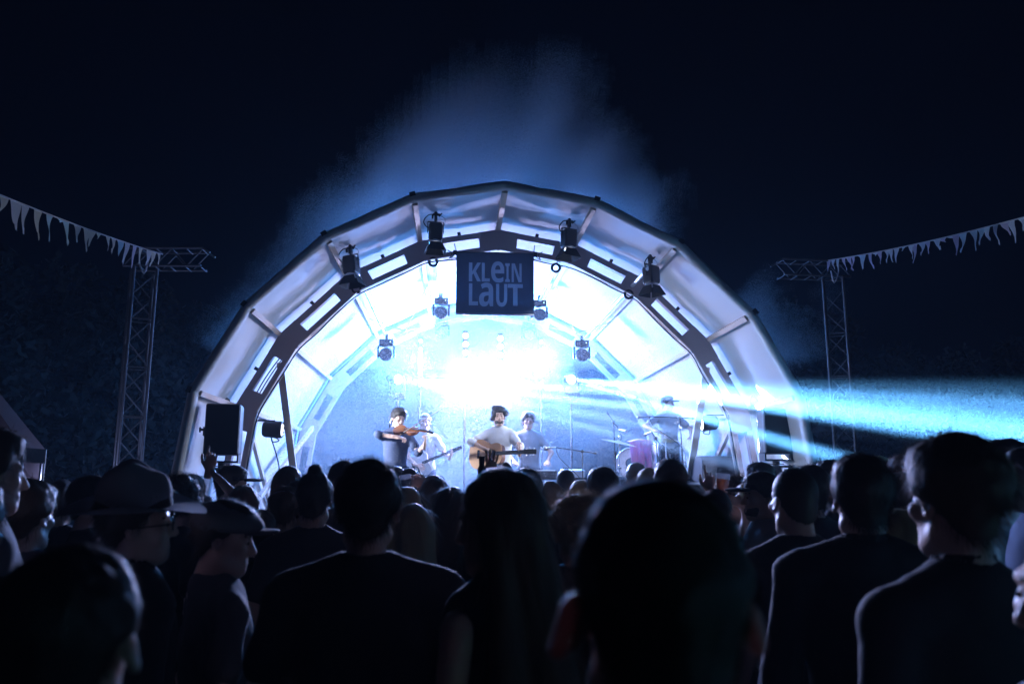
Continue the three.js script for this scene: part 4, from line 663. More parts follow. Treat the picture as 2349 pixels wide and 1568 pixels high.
  if (W.cap) { const f = field([[ellip(0, 0.045, 0.012, 0.088, 0.092, 0.108), 0.01], [(x, y, z) => 0.035 - 0.12 * z - y, 0.01, 'cut']]); wear('cap', [nets(f, V(-0.12, -0.02, -0.14), V(0.12, 0.16, 0.15), 0.006), nets(field([[ellip(0, 0.043, -0.125, 0.078, 0.014, 0.085), 0.01], [(x, y, z) => z + 0.07, 0.01, 'cut'], [ellip(0, -0.2, -0.125, 0.16, 0.235, 0.2), 0.01, 'sub']]), V(-0.1, 0, -0.23), V(0.1, 0.09, -0.04), 0.005), ball(0.008, 0, 0.138, 0.01)], W.cap); }
  if (W.beanie) wear('beanie', warp(nets(field([[ellip(0, 0.045, 0.014, 0.09, 0.1, 0.11), 0.01], [(x, y, z) => 0.03 - 0.25 * z - y, 0.012, 'cut']]), V(-0.12, -0.03, -0.14), V(0.12, 0.17, 0.15), 0.006), (x, y) => 0.003 * Math.sin(Math.atan2(x, 1) * 900)), W.beanie);
  if (W.flatcap) { wear('flat_cap', [warp(nets(field([[ellip(0, 0.072, 0.0, 0.108, 0.062, 0.138, -0.16), 0.03], [ellip(0, 0.05, 0.03, 0.09, 0.065, 0.1), 0.03], [(x, y, z) => 0.028 - 0.05 * z - y, 0.015, 'cut']]), V(-0.15, -0.02, -0.2), V(0.15, 0.18, 0.18), 0.006), (x, y, z) => 0.006 * (fbm(x * 14, y * 14, z * 22) - 0.44)), nets(field([[ellip(0, 0.042, -0.12, 0.075, 0.011, 0.075, 0.18), 0.01], [(x, y, z) => z + 0.07, 0.01, 'cut']]), V(-0.1, -0.01, -0.22), V(0.1, 0.09, -0.04), 0.005), ball(0.011, 0, 0.137, 0.01)], W.flatcap); }
  if (W.fedora || W.cowboy) {
    const k = W.cowboy ? 1.15 : 1, m = W.fedora ?? W.cowboy, crown = field([[capsule(V(0, 0.06, 0.012), V(0, 0.15 * k, 0.012), 0.095, 0.082), 0.02], [ellip(0, 0.1, 0.012, 0.09, 0.1, 0.115), 0.03], [ellip(0, 0.25 * k, -0.01, 0.03, 0.07, 0.13), 0.05, 'sub'], [ellip(-0.08, 0.2 * k, -0.085, 0.045, 0.06, 0.06), 0.05, 'sub'], [ellip(0.08, 0.2 * k, -0.085, 0.045, 0.06, 0.06), 0.05, 'sub'], [(x, y, z) => 0.052 - y, 0.01, 'cut']]);
    const brim = new THREE.RingGeometry(0.085, 1, 56, 5), p = brim.attributes.position; for (let i = 0; i < p.count; i++) { const x = p.getX(i), y = p.getY(i), r = Math.hypot(x, y), a = Math.atan2(y, x), q = 0.085 + (r - 0.085) * 0.118 * (W.cowboy ? 1.1 : 1), rr = q, up = W.cowboy ? 0.05 * Math.cos(a) ** 2 : 0.028 * Math.cos(a) ** 2 - 0.02 * Math.max(0, -Math.sin(a)); p.setXYZ(i, Math.cos(a) * rr * 0.95, 0.057 + up * (Math.max(0, rr - 0.085) / 0.09) ** 1.5, 0.012 + Math.sin(a) * rr * 1.15); } brim.computeVertexNormals();
    const brim2 = brim.clone().translate(0, -0.004, 0);
    wear('hat_brim', [brim, brim2], m); wear('hat_crown', nets(crown, V(-0.13, 0.03, -0.15), V(0.13, 0.27, 0.17), 0.0055), m);
    wear('hat_band', place(new THREE.CylinderGeometry(0.1, 0.104, 0.032, 40, 1, true).scale(0.93, 1, 1.14), 0, 0.075, 0.012), M.matte);
  }
  if (W.glasses) wear('glasses', [place(new THREE.TorusGeometry(0.022, 0.0022, 6, 20), -0.031, 0, -0.106), place(new THREE.TorusGeometry(0.022, 0.0022, 6, 20), 0.031, 0, -0.106), cyl(V(-0.01, 0.004, -0.108), V(0.01, 0.004, -0.108), 0.0022), cyl(V(-0.053, 0.004, -0.104), V(-0.08, 0.004, 0.01), 0.0022), cyl(V(0.053, 0.004, -0.104), V(0.08, 0.004, 0.01), 0.0022)], M.black);
  if (W.topglasses) wear('glasses', [place(new THREE.TorusGeometry(0.03, 0.004, 6, 20), -0.035, 0.115, -0.075, -0.5), place(new THREE.TorusGeometry(0.03, 0.004, 6, 20), 0.035, 0.115, -0.075, -0.5), cyl(V(-0.066, 0.115, -0.07), V(-0.094, 0.06, 0.03), 0.004), cyl(V(0.066, 0.115, -0.07), V(0.094, 0.06, 0.03), 0.004)], M.black);
  if (W.band) wear('headband', place(new THREE.TorusGeometry(0.098, 0.008, 8, 40), 0, 0.05, 0.015, 0.9), W.band);
  if (o.face) for (const s of [-1, 1]) { wear('eye', new THREE.SphereGeometry(0.0062, 10, 8).translate(s * 0.031, -0.001, -0.0885), EYE_M); wear('eyebrow', capsuleGeo(V(s * 0.016, 0.024, -0.0925), V(s * 0.048, 0.024, -0.079), 0.004), HAIR[o.hairColor ?? 'dark']); }
  if (o.beard) wear('beard', warp(nets(field([[ellip(0, -0.075, -0.045, 0.06, 0.055, 0.056), 0.02], [capsule(V(-0.028, -0.056, -0.088), V(0.028, -0.056, -0.088), 0.007), 0.01], [ellip(0, -0.073, -0.1, 0.021, 0.011, 0.03), 0.008, 'sub'], [(x, y, z) => y + 0.045 - 0.2 * z, 0.01, 'cut']]), V(-0.09, -0.15, -0.13), V(0.09, 0, 0.04), 0.005), (x, y, z) => 0.006 * (fbm(x * 60, y * 60, z * 60) - 0.44)), HAIR[o.hairColor ?? 'dark']);
  if (o.redEar) { for (const s of [-1, 1]) wear('ear', nets(field([[ellip(s * 0.096, -0.01, 0.012, 0.014, 0.036, 0.022, 0.2, s * 0.35), 0.008], [ellip(s * 0.112, -0.006, 0.006, 0.009, 0.021, 0.012), 0.006, 'sub']]), V(s * 0.085 - 0.04, -0.06, -0.04), V(s * 0.085 + 0.04, 0.05, 0.06), 0.003), phys(0.5, 0.24, 0.2, 0.5, { transmission: 0.3, thickness: 0 })); }
  t.userData.hands = undefined; delete t.userData.hands;
  return { t, A, HM, scale };
}
const capsuleGeo = (a, b, r) => mergeGeometries([clean(cyl(a, b, r, r, 8)), clean(ball(r, a.x, a.y, a.z, 8)), clean(ball(r, b.x, b.y, b.z, 8))]);
// someone in the crowd whose head tops out at a pixel, d metres in front of the camera
function inCrowd(px, py, d, o) {
  const q = P(px, py, -d), k = { none: 0, buzz: 0.006, short: 0.022, thick: 0.035, curly: 0.045, long: 0.02, bob: 0.02, bun: 0.02, tail: 0.012 }[o.hair ?? 'short'] + (o.wear?.fedora ? 0.06 : o.wear?.cowboy ? 0.09 : o.wear?.cap || o.wear?.flatcap || o.wear?.beanie ? 0.02 : 0);
  const s = q.y / (1.737 + k - (o.drop ?? 0)), c = Math.cos(o.turn ?? 0), n = Math.sin(o.turn ?? 0);
  return person(V(q.x, 0, -d), s, { hair: 'short', near: d < 3.3 ? 2 : d < 5 ? 1 : 0, ...o });
}
const world = (r, v) => v.clone().applyMatrix4(new THREE.Matrix4().compose(r.t.position, new THREE.Quaternion().setFromEuler(r.t.rotation), r.t.scale));
// ------------------------------------------------------------------ the musicians
function onStage(px, py, z, floor, o) { const q = P(px, py, z), k = { none: 0, buzz: 0.006, short: 0.022, thick: 0.035, curly: 0.045, long: 0.02, bob: 0.02 }[o.hair] + (o.wear?.cap || o.wear?.beanie ? 0.012 : 0); return person(V(q.x, floor, z), (q.y - floor) / (1.737 + k), { near: 1, face: true, handCell: 0.0065, turn: Math.PI, ...o }); }
const pale = fabric(0.72, 0.74, 0.78), denim = fabric(0.06, 0.09, 0.17), navy = fabric(0.07, 0.09, 0.16);
function stringed(name, pos, neckDir, faceDir, label, cat, g) {   // neck along +x, strings face +z
  const t = thing(name, pos, label, cat), x = neckDir.clone().normalize(), z = faceDir.clone().addScaledVector(x, -faceDir.dot(x)).normalize(), y = new THREE.Vector3().crossVectors(z, x);
  t.quaternion.setFromRotationMatrix(new THREE.Matrix4().makeBasis(x, y, z));
  const o = new THREE.Shape(), top = g.outline; o.moveTo(top[0][0], 0); o.splineThru(top.map((p) => new THREE.Vector2(...p))); o.splineThru([...top].reverse().map((p) => new THREE.Vector2(p[0], -p[1])));
  mk('soundboard', new THREE.ExtrudeGeometry(o, { depth: 0.004, bevelEnabled: true, bevelSize: 0.003, bevelThickness: 0.002, bevelSegments: 2, curveSegments: 20 }).translate(0, 0, g.thick / 2), g.top, t);
  mk('body_side', new THREE.ExtrudeGeometry(o, { depth: g.thick - 0.004, bevelEnabled: false, curveSegments: 20 }).translate(0, 0, -g.thick / 2), g.side, t);
  const e = top[top.length - 1][0], zt = g.thick / 2 + 0.008, N = e + g.neck;
  mk('neck', [box(g.neck + g.over, g.nw, 0.02, e + g.neck / 2 - g.over / 2, 0, zt)], g.side, t);
  mk('fingerboard', [box(g.neck + g.over, g.nw, 0.006, e + g.neck / 2 - g.over / 2, 0, zt + 0.013), ...Array.from({ length: g.frets }, (_, i) => box(0.004, g.nw, 0.003, N - g.neck * (1 - Math.pow(0.94, i + 1)) * 1.35, 0, zt + 0.017))], M.matte, t);
  mk('headstock', [box(g.head, g.nw * 1.25, 0.014, N + g.head / 2, 0, zt - 0.006, 0, 0.18, 0)], M.matte, t);
  for (let i = 0; i < g.pegs; i++) { const s = i % 2 ? 1 : -1, px = N + g.head * (0.2 + 0.3 * Math.floor(i / 2)); mk('tuning_peg', [cyl(V(px, s * g.nw * 0.5, zt - 0.01), V(px, s * (g.nw * 0.62 + 0.022), zt - 0.01), 0.004), ball(0.008, px, s * (g.nw * 0.62 + 0.024), zt - 0.01, 8)], M.chrome, t); }
  for (let i = 0; i < g.strings; i++) { const y0 = (i / (g.strings - 1) - 0.5) * g.nw * 0.8; mk('string', cyl(V(g.bridge, y0 * 1.3, zt + 0.012), V(N, y0, zt + 0.02), 0.0011, 0.0011, 4), M.chrome, t); }
  mk('bridge', box(g.bw, g.nw * 2.2, 0.012, g.bridge, 0, g.thick / 2 + 0.01), M.matte, t);
  if (g.hole) { mk('sound_hole', new THREE.CircleGeometry(g.hole, 28).translate(g.holeX, 0, g.thick / 2 + 0.0075), M.matte, t); mk('rosette', new THREE.RingGeometry(g.hole, g.hole + 0.012, 28).translate(g.holeX, 0, g.thick / 2 + 0.008), g.side, t); const pg = new THREE.Shape([[0.0, -0.03], [0.09, -0.05], [0.06, -0.12], [-0.04, -0.13], [-0.08, -0.08]].map((p) => new THREE.Vector2(g.holeX + p[0] - 0.02, p[1]))); mk('pickguard', new THREE.ExtrudeGeometry(pg, { depth: 0.002, bevelEnabled: false }).translate(0, 0, g.thick / 2 + 0.0065), std(0.12, 0.03, 0.03, 0.2), t); }
  return t;
}
{
  const s = onStage(1145, 931, -11, FLOOR, { label: 'singer with short curly hair and white shirt playing an acoustic guitar at the centre', hair: 'curly', hw: 1.0, skin: 1, shirt: pale, trousers: denim, beard: true, open: true, rolled: true, wrinkle: 1.3, collar: 0.058, fine: 0.0055,
    right: { w: V(0.17, 1.17, -0.27), pole: V(1, 0.35, 0.2), dir: V(-0.8, -0.5, -0.05), palm: V(0, 0.1, 1), curl: 0.6 }, left: { w: V(-0.24, 1.15, -0.47), pole: V(-0.9, -0.5, 0.5), dir: V(-0.1, 0.9, -0.3), palm: V(0.6, 0, 0.5), curl: 1.0 }, pitch: 0.05, hlen: 0.1, hairs: 0.7 });
  const gp = world(s, V(0.16, 1.12, -0.19));
  stringed('acoustic_guitar', gp, V(0.86, 0.03, 0.5), V(-0.5, 0.12, 0.86), 'acoustic guitar with a pale top held by the singer', 'guitar', { outline: [[-0.25, 0.02], [-0.24, 0.1], [-0.17, 0.185], [-0.06, 0.195], [0.03, 0.145], [0.08, 0.128], [0.15, 0.14], [0.21, 0.12], [0.235, 0.06], [0.237, 0.02]], thick: 0.11, neck: 0.33, nw: 0.052, over: 0.12, frets: 14, head: 0.17, pegs: 6, strings: 6, bridge: -0.11, bw: 0.025, hole: 0.05, holeX: 0.085, top: std(0.62, 0.36, 0.2, 0.3), side: std(0.2, 0.08, 0.04, 0.3) });
}
{
  const s = onStage(910, 936, -11, FLOOR, { label: 'violinist in a dark buttoned shirt with rolled sleeves, left of the singer', hair: 'thick', skin: 1, shirt: navy, trousers: INK, rolled: true, wrinkle: 1.3, collar: 0.054, hy: 0.5, pitch: -0.25, roll: 0.1,
    right: { w: V(-0.03, 1.36, -0.34), pole: V(1, 0.15, 0.3), dir: V(-0.9, -0.15, -0.1), palm: V(0, -0.9, 0.4), curl: 0.7 }, left: { w: V(-0.4, 1.26, -0.36), pole: V(-0.2, -1, 0.2), dir: V(-0.2, 0.9, -0.1), palm: V(0.8, 0, 0.3), curl: 0.9 } });
  stringed('violin', world(s, V(-0.15, 1.45, -0.22)), V(0.9, -0.12, 0.42), V(-0.25, 0.8, 0.4), 'violin held under the chin of the man in the dark shirt', 'violin', { outline: [[-0.178, 0.005], [-0.17, 0.06], [-0.12, 0.104], [-0.07, 0.09], [-0.03, 0.058], [0.02, 0.056], [0.06, 0.076], [0.11, 0.084], [0.16, 0.06], [0.176, 0.02]], thick: 0.036, neck: 0.135, nw: 0.026, over: 0.14, frets: 0, head: 0.1, pegs: 4, strings: 4, bridge: -0.02, bw: 0.006, top: std(0.3, 0.11, 0.04, 0.25), side: std(0.2, 0.07, 0.03, 0.25) });
  const a = world(s, V(-0.07, 1.38, -0.38)), b = world(s, V(-0.62, 1.74, -0.36)), bow = thing('violin_bow', a, 'thin bow slanting up to the right over the violin', 'bow'), d = b.clone().sub(a).multiplyScalar(1.05), u = V(0.4, 0.85, 0).multiplyScalar(0.014);
  mk('bow_stick', cyl(V(0, 0, 0), d, 0.0045, 0.0035, 6), std(0.5, 0.3, 0.15, 0.3), bow); mk('bow_hair', cyl(u, d.clone().add(u), 0.0022, 0.0022, 4), pale, bow); mk('frog', box(0.05, 0.02, 0.012, d.x * 0.06, d.y * 0.06 + 0.006, 0), M.matte, bow);
}
{
  const s = onStage(975, 950, -13.1, FLOOR, { label: 'pale haired guitarist dim in the haze between violinist and singer', hair: 'short', hairColor: 'grey', skin: 1, shirt: fabric(0.5, 0.52, 0.55), trousers: denim, wear: { beanie: pale },
    right: { w: V(0.1, 0.98, -0.26), pole: V(1, 0, 0.4), dir: V(-0.8, -0.4, -0.1), palm: V(0, 0, 1), curl: 0.6 }, left: { w: V(-0.4, 1.12, -0.34), pole: V(-0.5, -1, 0.2), dir: V(-0.3, 0.8, -0.2), palm: V(0.6, 0.2, 0.5), curl: 1 } });
  stringed('electric_guitar', world(s, V(0.06, 1.0, -0.18)), V(0.9, 0.36, 0.25), V(-0.2, 0.05, 0.95), 'electric guitar slanting up to the right in the haze', 'guitar', { outline: [[-0.2, 0.01], [-0.19, 0.1], [-0.1, 0.16], [0.0, 0.12], [0.06, 0.11], [0.14, 0.15], [0.17, 0.1], [0.15, 0.04], [0.155, 0.02]], thick: 0.045, neck: 0.42, nw: 0.046, over: 0.1, frets: 16, head: 0.17, pegs: 6, strings: 6, bridge: -0.1, bw: 0.03, top: std(0.6, 0.6, 0.58, 0.25), side: std(0.5, 0.4, 0.3, 0.3) });
}
onStage(1212, 946, -13.1, FLOOR, { label: 'musician in an open pale shirt fading into the haze behind the singer', hair: 'thick', skin: 2, shirt: fabric(0.25, 0.26, 0.28), trousers: denim, left: { w: V(-0.26, 1.02, -0.3), pole: V(-1, -0.4, 0.3), dir: V(0.1, -0.3, -1), palm: V(0, -1, 0) }, right: { w: V(0.24, 1.02, -0.3), pole: V(1, -0.4, 0.3), dir: V(-0.1, -0.3, -1), palm: V(0, -1, 0) } });
onStage(1531, 908, -12.5, RY, { label: 'percussionist in a cap and patterned shirt behind the drum kit, lit by the beams', hair: 'short', skin: 1, shirt: fabric(0.3, 0.33, 0.38), trousers: INK, wrinkle: 1.5, wear: { cap: fabric(0.2, 0.22, 0.28) }, hy: 0.9, left: { w: V(-0.3, 1.05, -0.3), pole: V(-1, -0.2, 0.4), dir: V(0.3, -0.2, -1), palm: V(0, -1, 0) }, right: { w: V(0.3, 1.15, -0.28), pole: V(1, 0, 0.5), dir: V(-0.5, -0.2, -1), palm: V(0, -1, 0) } });
// ------------------------------------------------------------------ the crowd, nearest first
const R90 = Math.PI / 2, grey = fabric(0.08, 0.08, 0.09), light = fabric(0.24, 0.23, 0.25), blueF = fabric(0.05, 0.08, 0.16), teal = fabric(0.06, 0.2, 0.2), mid = fabric(0.035, 0.035, 0.045);
// right half
inCrowd(1490, 1128, 0.86, { label: 'out of focus round head with cropped hair right in front of the camera', hair: 'short', puff: 0.013, build: 1.1, hw: 1.05, redEar: true, hairs: 1.6, skin: 0 });
inCrowd(2458, 1205, 1.2, { label: 'blurred pale face in profile cut off at the right edge', hair: 'buzz', turn: R90 * 0.95, hy: 0.1, skin: 1, sleeves: 'none', shirt: light, face: true });
inCrowd(2168, 1020, 1.95, { label: 'tall man with long sideburns and dark jacket near the right edge', hair: 'thick', hairColor: 'brown', build: 1.12, sleeves: 'long', collar: 0.066, turn: 0.1, hy: 0.1, skin: 1, shrug: -0.02 });
inCrowd(1968, 1058, 2.55, { label: 'broad man in a dark jacket with raised collar, right of the big blurred head', hair: 'short', build: 1.2, sleeves: 'long', collar: 0.066, shrug: 0.02, turn: -0.25, wrinkle: 1.6 });
inCrowd(1814, 1085, 3.1, { label: 'man with shaved head left of the broad jacketed man', hair: 'buzz', skin: 1, turn: 0.1, build: 0.95, shirt: mid });
inCrowd(2046, 1180, 2.9, { label: 'woman with long straight blond hair between two jacketed men', hair: 'long', hlen: 0.42, hairColor: 'blond', turn: 0.9, build: 0.9, hy: 0.3 });
inCrowd(2062, 1094, 3.7, { label: 'dark head half hidden between the two jacketed men', hair: 'short', build: 1 });
inCrowd(1739, 1083, 4.7, { label: 'bearded man in a black peaked cap looking left, pale shirt', hair: 'short', turn: R90 * 0.9, hy: 0.1, beard: true, wear: { cap: INK }, shirt: light, face: true, skin: 2 });
inCrowd(1855, 1077, 4.6, { label: 'dark haired head just behind the shaved man', hair: 'thick', wear: {}, shirt: mid });
inCrowd(1738, 1060, 6.6, { label: 'person with knitted beanie and glasses behind the peaked cap', hair: 'short', turn: 0.7, wear: { beanie: fabric(0.2, 0.19, 0.24), glasses: true } });
inCrowd(1674, 1097, 6.0, { label: 'person with wild curly hair left of the peaked cap', hair: 'curly', hairColor: 'brown', turn: 0.3, hairs: 1.5 });
inCrowd(1697, 1117, 5.3, { label: 'woman looking up to the left in front of the peaked cap', hair: 'short', hairColor: 'blond', turn: 1.2, pitch: 0.35, shirt: light, build: 0.88, face: true });
const pointer = inCrowd(1640, 1130, 5.0, { label: 'person behind the big blurred head raising a finger and a drink', hair: 'short', build: 0.95, right: { w: V(0.0, 1.78, -0.1), pole: V(1, -0.3, 0.2), dir: V(0.05, 1, 0), palm: V(0, 0.1, -1), over: { fingers: [0.05, 1.5, 1.5, 1.5], thumb: 0.2 }, fine: 0.005 }, sleeves: 'none', skin: 1 });
inCrowd(1902, 1062, 5.6, { label: 'face in profile lit cyan just left of the broad jacketed man', hair: 'short', turn: 1.1, skin: 1 });
inCrowd(2014, 1053, 6.0, { label: 'pale haired person lit by the beam, right of the broad man', hair: 'bob', hairColor: 'blond', turn: -0.3, shirt: light });
inCrowd(2061, 1049, 5.8, { label: 'person with reddish curls lit by the beam, left of the tall man', hair: 'curly', hairColor: 'red', turn: 0.2 });
inCrowd(2316, 1014, 4.1, { label: 'man with dark hair looking down to the left near the right edge, teal shirt', hair: 'short', turn: 1.3, pitch: -0.3, shirt: teal, skin: 1, face: true });
inCrowd(2358, 1036, 3.6, { label: 'person cut off at the right edge leaning toward the man in teal', hair: 'short', turn: 1.2, shirt: blueF, skin: 1, face: true });
inCrowd(2210, 1046, 4.9, { label: 'head hidden behind the tall man with sideburns', hair: 'thick' });
inCrowd(2255, 1075, 5.6, { label: 'distant head right of the tall man with sideburns', hair: 'short', shirt: blueF });
// middle
inCrowd(848, 1073, 2.5, { label: 'big broad shouldered man with short dark hair, seen from behind left of centre', hair: 'short', build: 1.28, hw: 1.05, skin: 1, shirt: INK });
inCrowd(1143, 1092, 2.2, { label: 'woman with very long loose hair turned to the left at the centre', hair: 'long', hlen: 0.5, flare: 0.13, wide: 0.11, hairColor: 'brown', turn: 0.75, hy: 0.35, pitch: -0.1, build: 0.9, sleeves: 'none', face: true, hairs: 1.3 });
inCrowd(1206, 1083, 4.6, { label: 'stout short haired man behind the long haired woman at the centre', hair: 'short', hairColor: 'brown', build: 1.2, shirt: mid });
inCrowd(724, 1090, 4.1, { label: 'dark haired woman with a small bun on top', hair: 'bun', build: 1.1, skin: 1, shirt: mid });
inCrowd(664, 1076, 5.8, { label: 'head with bushy wavy hair left of the bun', hair: 'bob', hairColor: 'brown' });
inCrowd(657, 1123, 4.9, { label: 'small head with a headband in front of the bushy haired one', hair: 'short', hairColor: 'brown', wear: { band: light }, build: 0.9, shirt: grey });
inCrowd(793, 1066, 5.3, { label: 'tousled head peeking out left of the big broad man', hair: 'thick' });
inCrowd(908, 1075, 7.4, { label: 'hazy grey head just right of the big broad man', hair: 'short', hairColor: 'brown' });
inCrowd(940, 1079, 6.7, { label: 'hazy head with sunglasses pushed up, below the violinist', hair: 'buzz', skin: 2, wear: { topglasses: true } });
inCrowd(940, 1124, 5.2, { label: 'girl with wavy blond hair looking right beside the big broad man', hair: 'long', hlen: 0.34, hairColor: 'blond', turn: -0.8, build: 0.85, sleeves: 'none', face: true });
inCrowd(948, 1166, 3.8, { label: 'bare shouldered woman right behind the big broad man', hair: 'bob', hairColor: 'blond', build: 0.92, sleeves: 'none', skin: 1 });
const drinker = inCrowd(997, 1098, 5.7, { label: 'woman with long straight hair and sunglasses on her head, left of centre', hair: 'long', hlen: 0.4, hairColor: 'brown', wear: { topglasses: true }, build: 0.9, left: { w: V(-0.07, 1.72, -0.32), pole: V(-1, -0.6, 0), dir: V(-0.9, 0.25, 0), palm: V(0, -0.1, -1), curl: 0.8, fine: 0.005 } });
inCrowd(1037, 1125, 4.4, { label: 'dark bobbed head between the blond girl and the long haired woman', hair: 'bob', build: 0.95, hy: 0.4 });
const waver = inCrowd(1097, 1128, 4.8, { label: 'person with one arm stretched up, open hand before the guitar', hair: 'short', build: 0.9, skin: 2, sleeves: 'none', right: { w: V(0.075, 1.86, -0.1), pole: V(1, -0.2, 0.2), dir: V(0.1, 1, 0.05), palm: V(0, 0, -1), curl: 0.06, over: { spread: 5, thumb: 0.1 }, fine: 0.005 } });
inCrowd(1163, 1068, 5.4, { label: 'person in a wide brimmed dark western hat at the centre', hair: 'short', wear: { cowboy: grey }, turn: -0.5, roll: 0.12 });
inCrowd(1297, 1081, 7.2, { label: 'bald man veiled by haze, right of centre', hair: 'buzz', hairs: 0.3, skin: 1, build: 1.05, shirt: grey });
inCrowd(1331, 1108, 6.5, { label: 'small fair head right of the hazy bald man', hair: 'short', hairColor: 'blond', build: 0.9 });
inCrowd(1263, 1110, 6.2, { label: 'long haired head just left of the hazy bald man', hair: 'long', hairColor: 'blond', build: 0.85 });
inCrowd(1378, 1079, 5.6, { label: 'head with parted dark hair left of the big blurred head', hair: 'thick', turn: 0.2 });
inCrowd(1320, 1142, 3.2, { label: 'blond curly head partly hidden by the big blurred head', hair: 'curly', hairColor: 'blond', build: 0.9 });
inCrowd(1458, 1067, 7.6, { label: 'hazy head below the pink cloth on the drums', hair: 'short', hairColor: 'grey' });
inCrowd(1485, 1080, 6.8, { label: 'light haired head just over the middle of the big blurred head', hair: 'bob', hairColor: 'blond' });
inCrowd(1534, 1061, 5.3, { label: 'dark head rising over the right side of the big blurred head', hair: 'thick', hairColor: 'brown' });
// left half
inCrowd(178, 1262, 1.12, { label: 'out of focus cropped head at the bottom left corner', hair: 'short', puff: 0.01, hw: 1.12, turn: 0.05, skin: 0 });
inCrowd(338, 1072, 2.75, { label: 'man in a pale felt hat with a dark band, looking right', hair: 'short', wear: { fedora: fabric(0.22, 0.22, 0.25), glasses: true }, turn: -0.9, hy: -0.4, pitch: 0.06, roll: -0.16, sleeves: 'long', collar: 0.066, skin: 1, face: true });
inCrowd(520, 1146, 3.0, { label: 'man in a flat cap looking right and downward, pleated light scarf', hair: 'short', wear: { flatcap: fabric(0.12, 0.12, 0.13) }, turn: -1.05, hy: -0.45, pitch: -0.12, shirt: fabric(0.09, 0.09, 0.1), wrinkle: 2.6, skin: 1, face: true });
inCrowd(77, 1113, 3.5, { label: 'youth with short straight hair and a light T-shirt at the left', hair: 'thick', hairColor: 'brown', build: 0.95, turn: -0.25, shirt: fabric(0.13, 0.13, 0.15) });
inCrowd(143, 1109, 5.2, { label: 'man in a dark T-shirt standing behind the youth at the left', hair: 'short', build: 1.1, shirt: mid });
inCrowd(222, 1092, 4.4, { label: 'bearded man in a cap left of the pale felt hat', hair: 'short', wear: { cap: INK }, turn: -0.7, hy: -0.4, beard: true, skin: 1, shirt: mid, face: true });
inCrowd(-8, 998, 3.1, { label: 'tall man with tousled hair cut off at the left edge', hair: 'thick', hairColor: 'brown', turn: -0.9, skin: 1, shirt: grey });
inCrowd(-70, 1110, 2.2, { label: 'person in a striped top at the very left edge', hair: 'short', build: 1, sleeves: 'long', shirt: light, wrinkle: 2 });
inCrowd(425, 1094, 4.6, { label: 'man with curly hair behind the pale felt hat, facing right', hair: 'curly', turn: -0.8, skin: 1, hairs: 1.4 });
inCrowd(441, 1096, 5.6, { label: 'person right of the felt hat raising a pointing hand', hair: 'short', build: 0.9, right: { w: V(0.06, 1.82, -0.15), pole: V(1, -0.4, 0.2), dir: V(0.15, 1, 0), palm: V(-0.3, 0, -1), over: { fingers: [0.05, 1.2, 1.4, 1.4], thumb: 0.0 }, fine: 0.005 } });
inCrowd(538, 1068, 6.2, { label: 'man in a peaked cap and glasses in front of the left loudspeaker', hair: 'short', wear: { cap: INK, glasses: true }, turn: -0.9, hy: -0.3, build: 1.1, skin: 1, face: true });
inCrowd(563, 1120, 5.6, { label: 'woman with reddish long hair behind the flat cap', hair: 'long', hlen: 0.26, hairColor: 'red', build: 0.85 });
inCrowd(471, 1144, 6.3, { label: 'low head between the felt hat and the flat cap', hair: 'short', build: 0.9 });
inCrowd(600, 1178, 4.6, { label: 'small dark head right of the flat cap brim', hair: 'short', build: 0.85 });
inCrowd(690, 1110, 5.0, { label: 'round dark head half hidden behind the bun', hair: 'short', build: 1 });
// things held up
{
  const cup = (p, label, liquid, tilt) => { const t = thing('plastic_cup', p, label, 'cup'); t.rotation.z = tilt; mk('cup_wall', lathe([[0.0, 0.0], [0.032, 0.001], [0.034, 0.006], [0.044, 0.12], [0.046, 0.122], [0.045, 0.12], [0.033, 0.006]], 28), phys(0.9, 0.92, 0.95, 0.1, { transmission: 0.85, thickness: 0 }), t); mk('drink', lathe([[0, 0.004], [0.032, 0.005], [0.0405, 0.085], [0, 0.086]], 28), liquid, t); };
  const h = (r, s) => world(r, r.A.at(s < 0 ? 0 : 1).hand), d = h(drinker, -1), q = h(pointer, 1);
  cup(d.clone().add(V(-0.14, -0.05, 0.0)), 'clear cup of dark drink held up below the violinist', phys(0.10, 0.02, 0.02, 0.1, { transmission: 0.4, thickness: 0 }), 0.12);
  cup(q.clone().add(V(0.07, -0.02, 0.03)), 'clear cup with reddish yellow drink beside the raised finger', phys(0.75, 0.35, 0.1, 0.2, { transmission: 0.5, thickness: 0 }), -0.1);
  const b = P(1105, 1100, -4.7), t = thing('green_bottle', V(b.x, b.y - 0.07, -4.7), 'green glass bottle with a dark top beside the raised arm', 'bottle');
  mk('glass', lathe([[0, 0], [0.028, 0.002], [0.03, 0.01], [0.03, 0.085], [0.022, 0.11]], 24), phys(0.05, 0.5, 0.32, 0.08, { transmission: 0.75, thickness: 0 }), t); mk('bottle_top', lathe([[0.024, 0.105], [0.026, 0.13], [0.016, 0.15], [0.018, 0.2], [0.02, 0.205], [0, 0.206]], 20), M.matte, t);
}
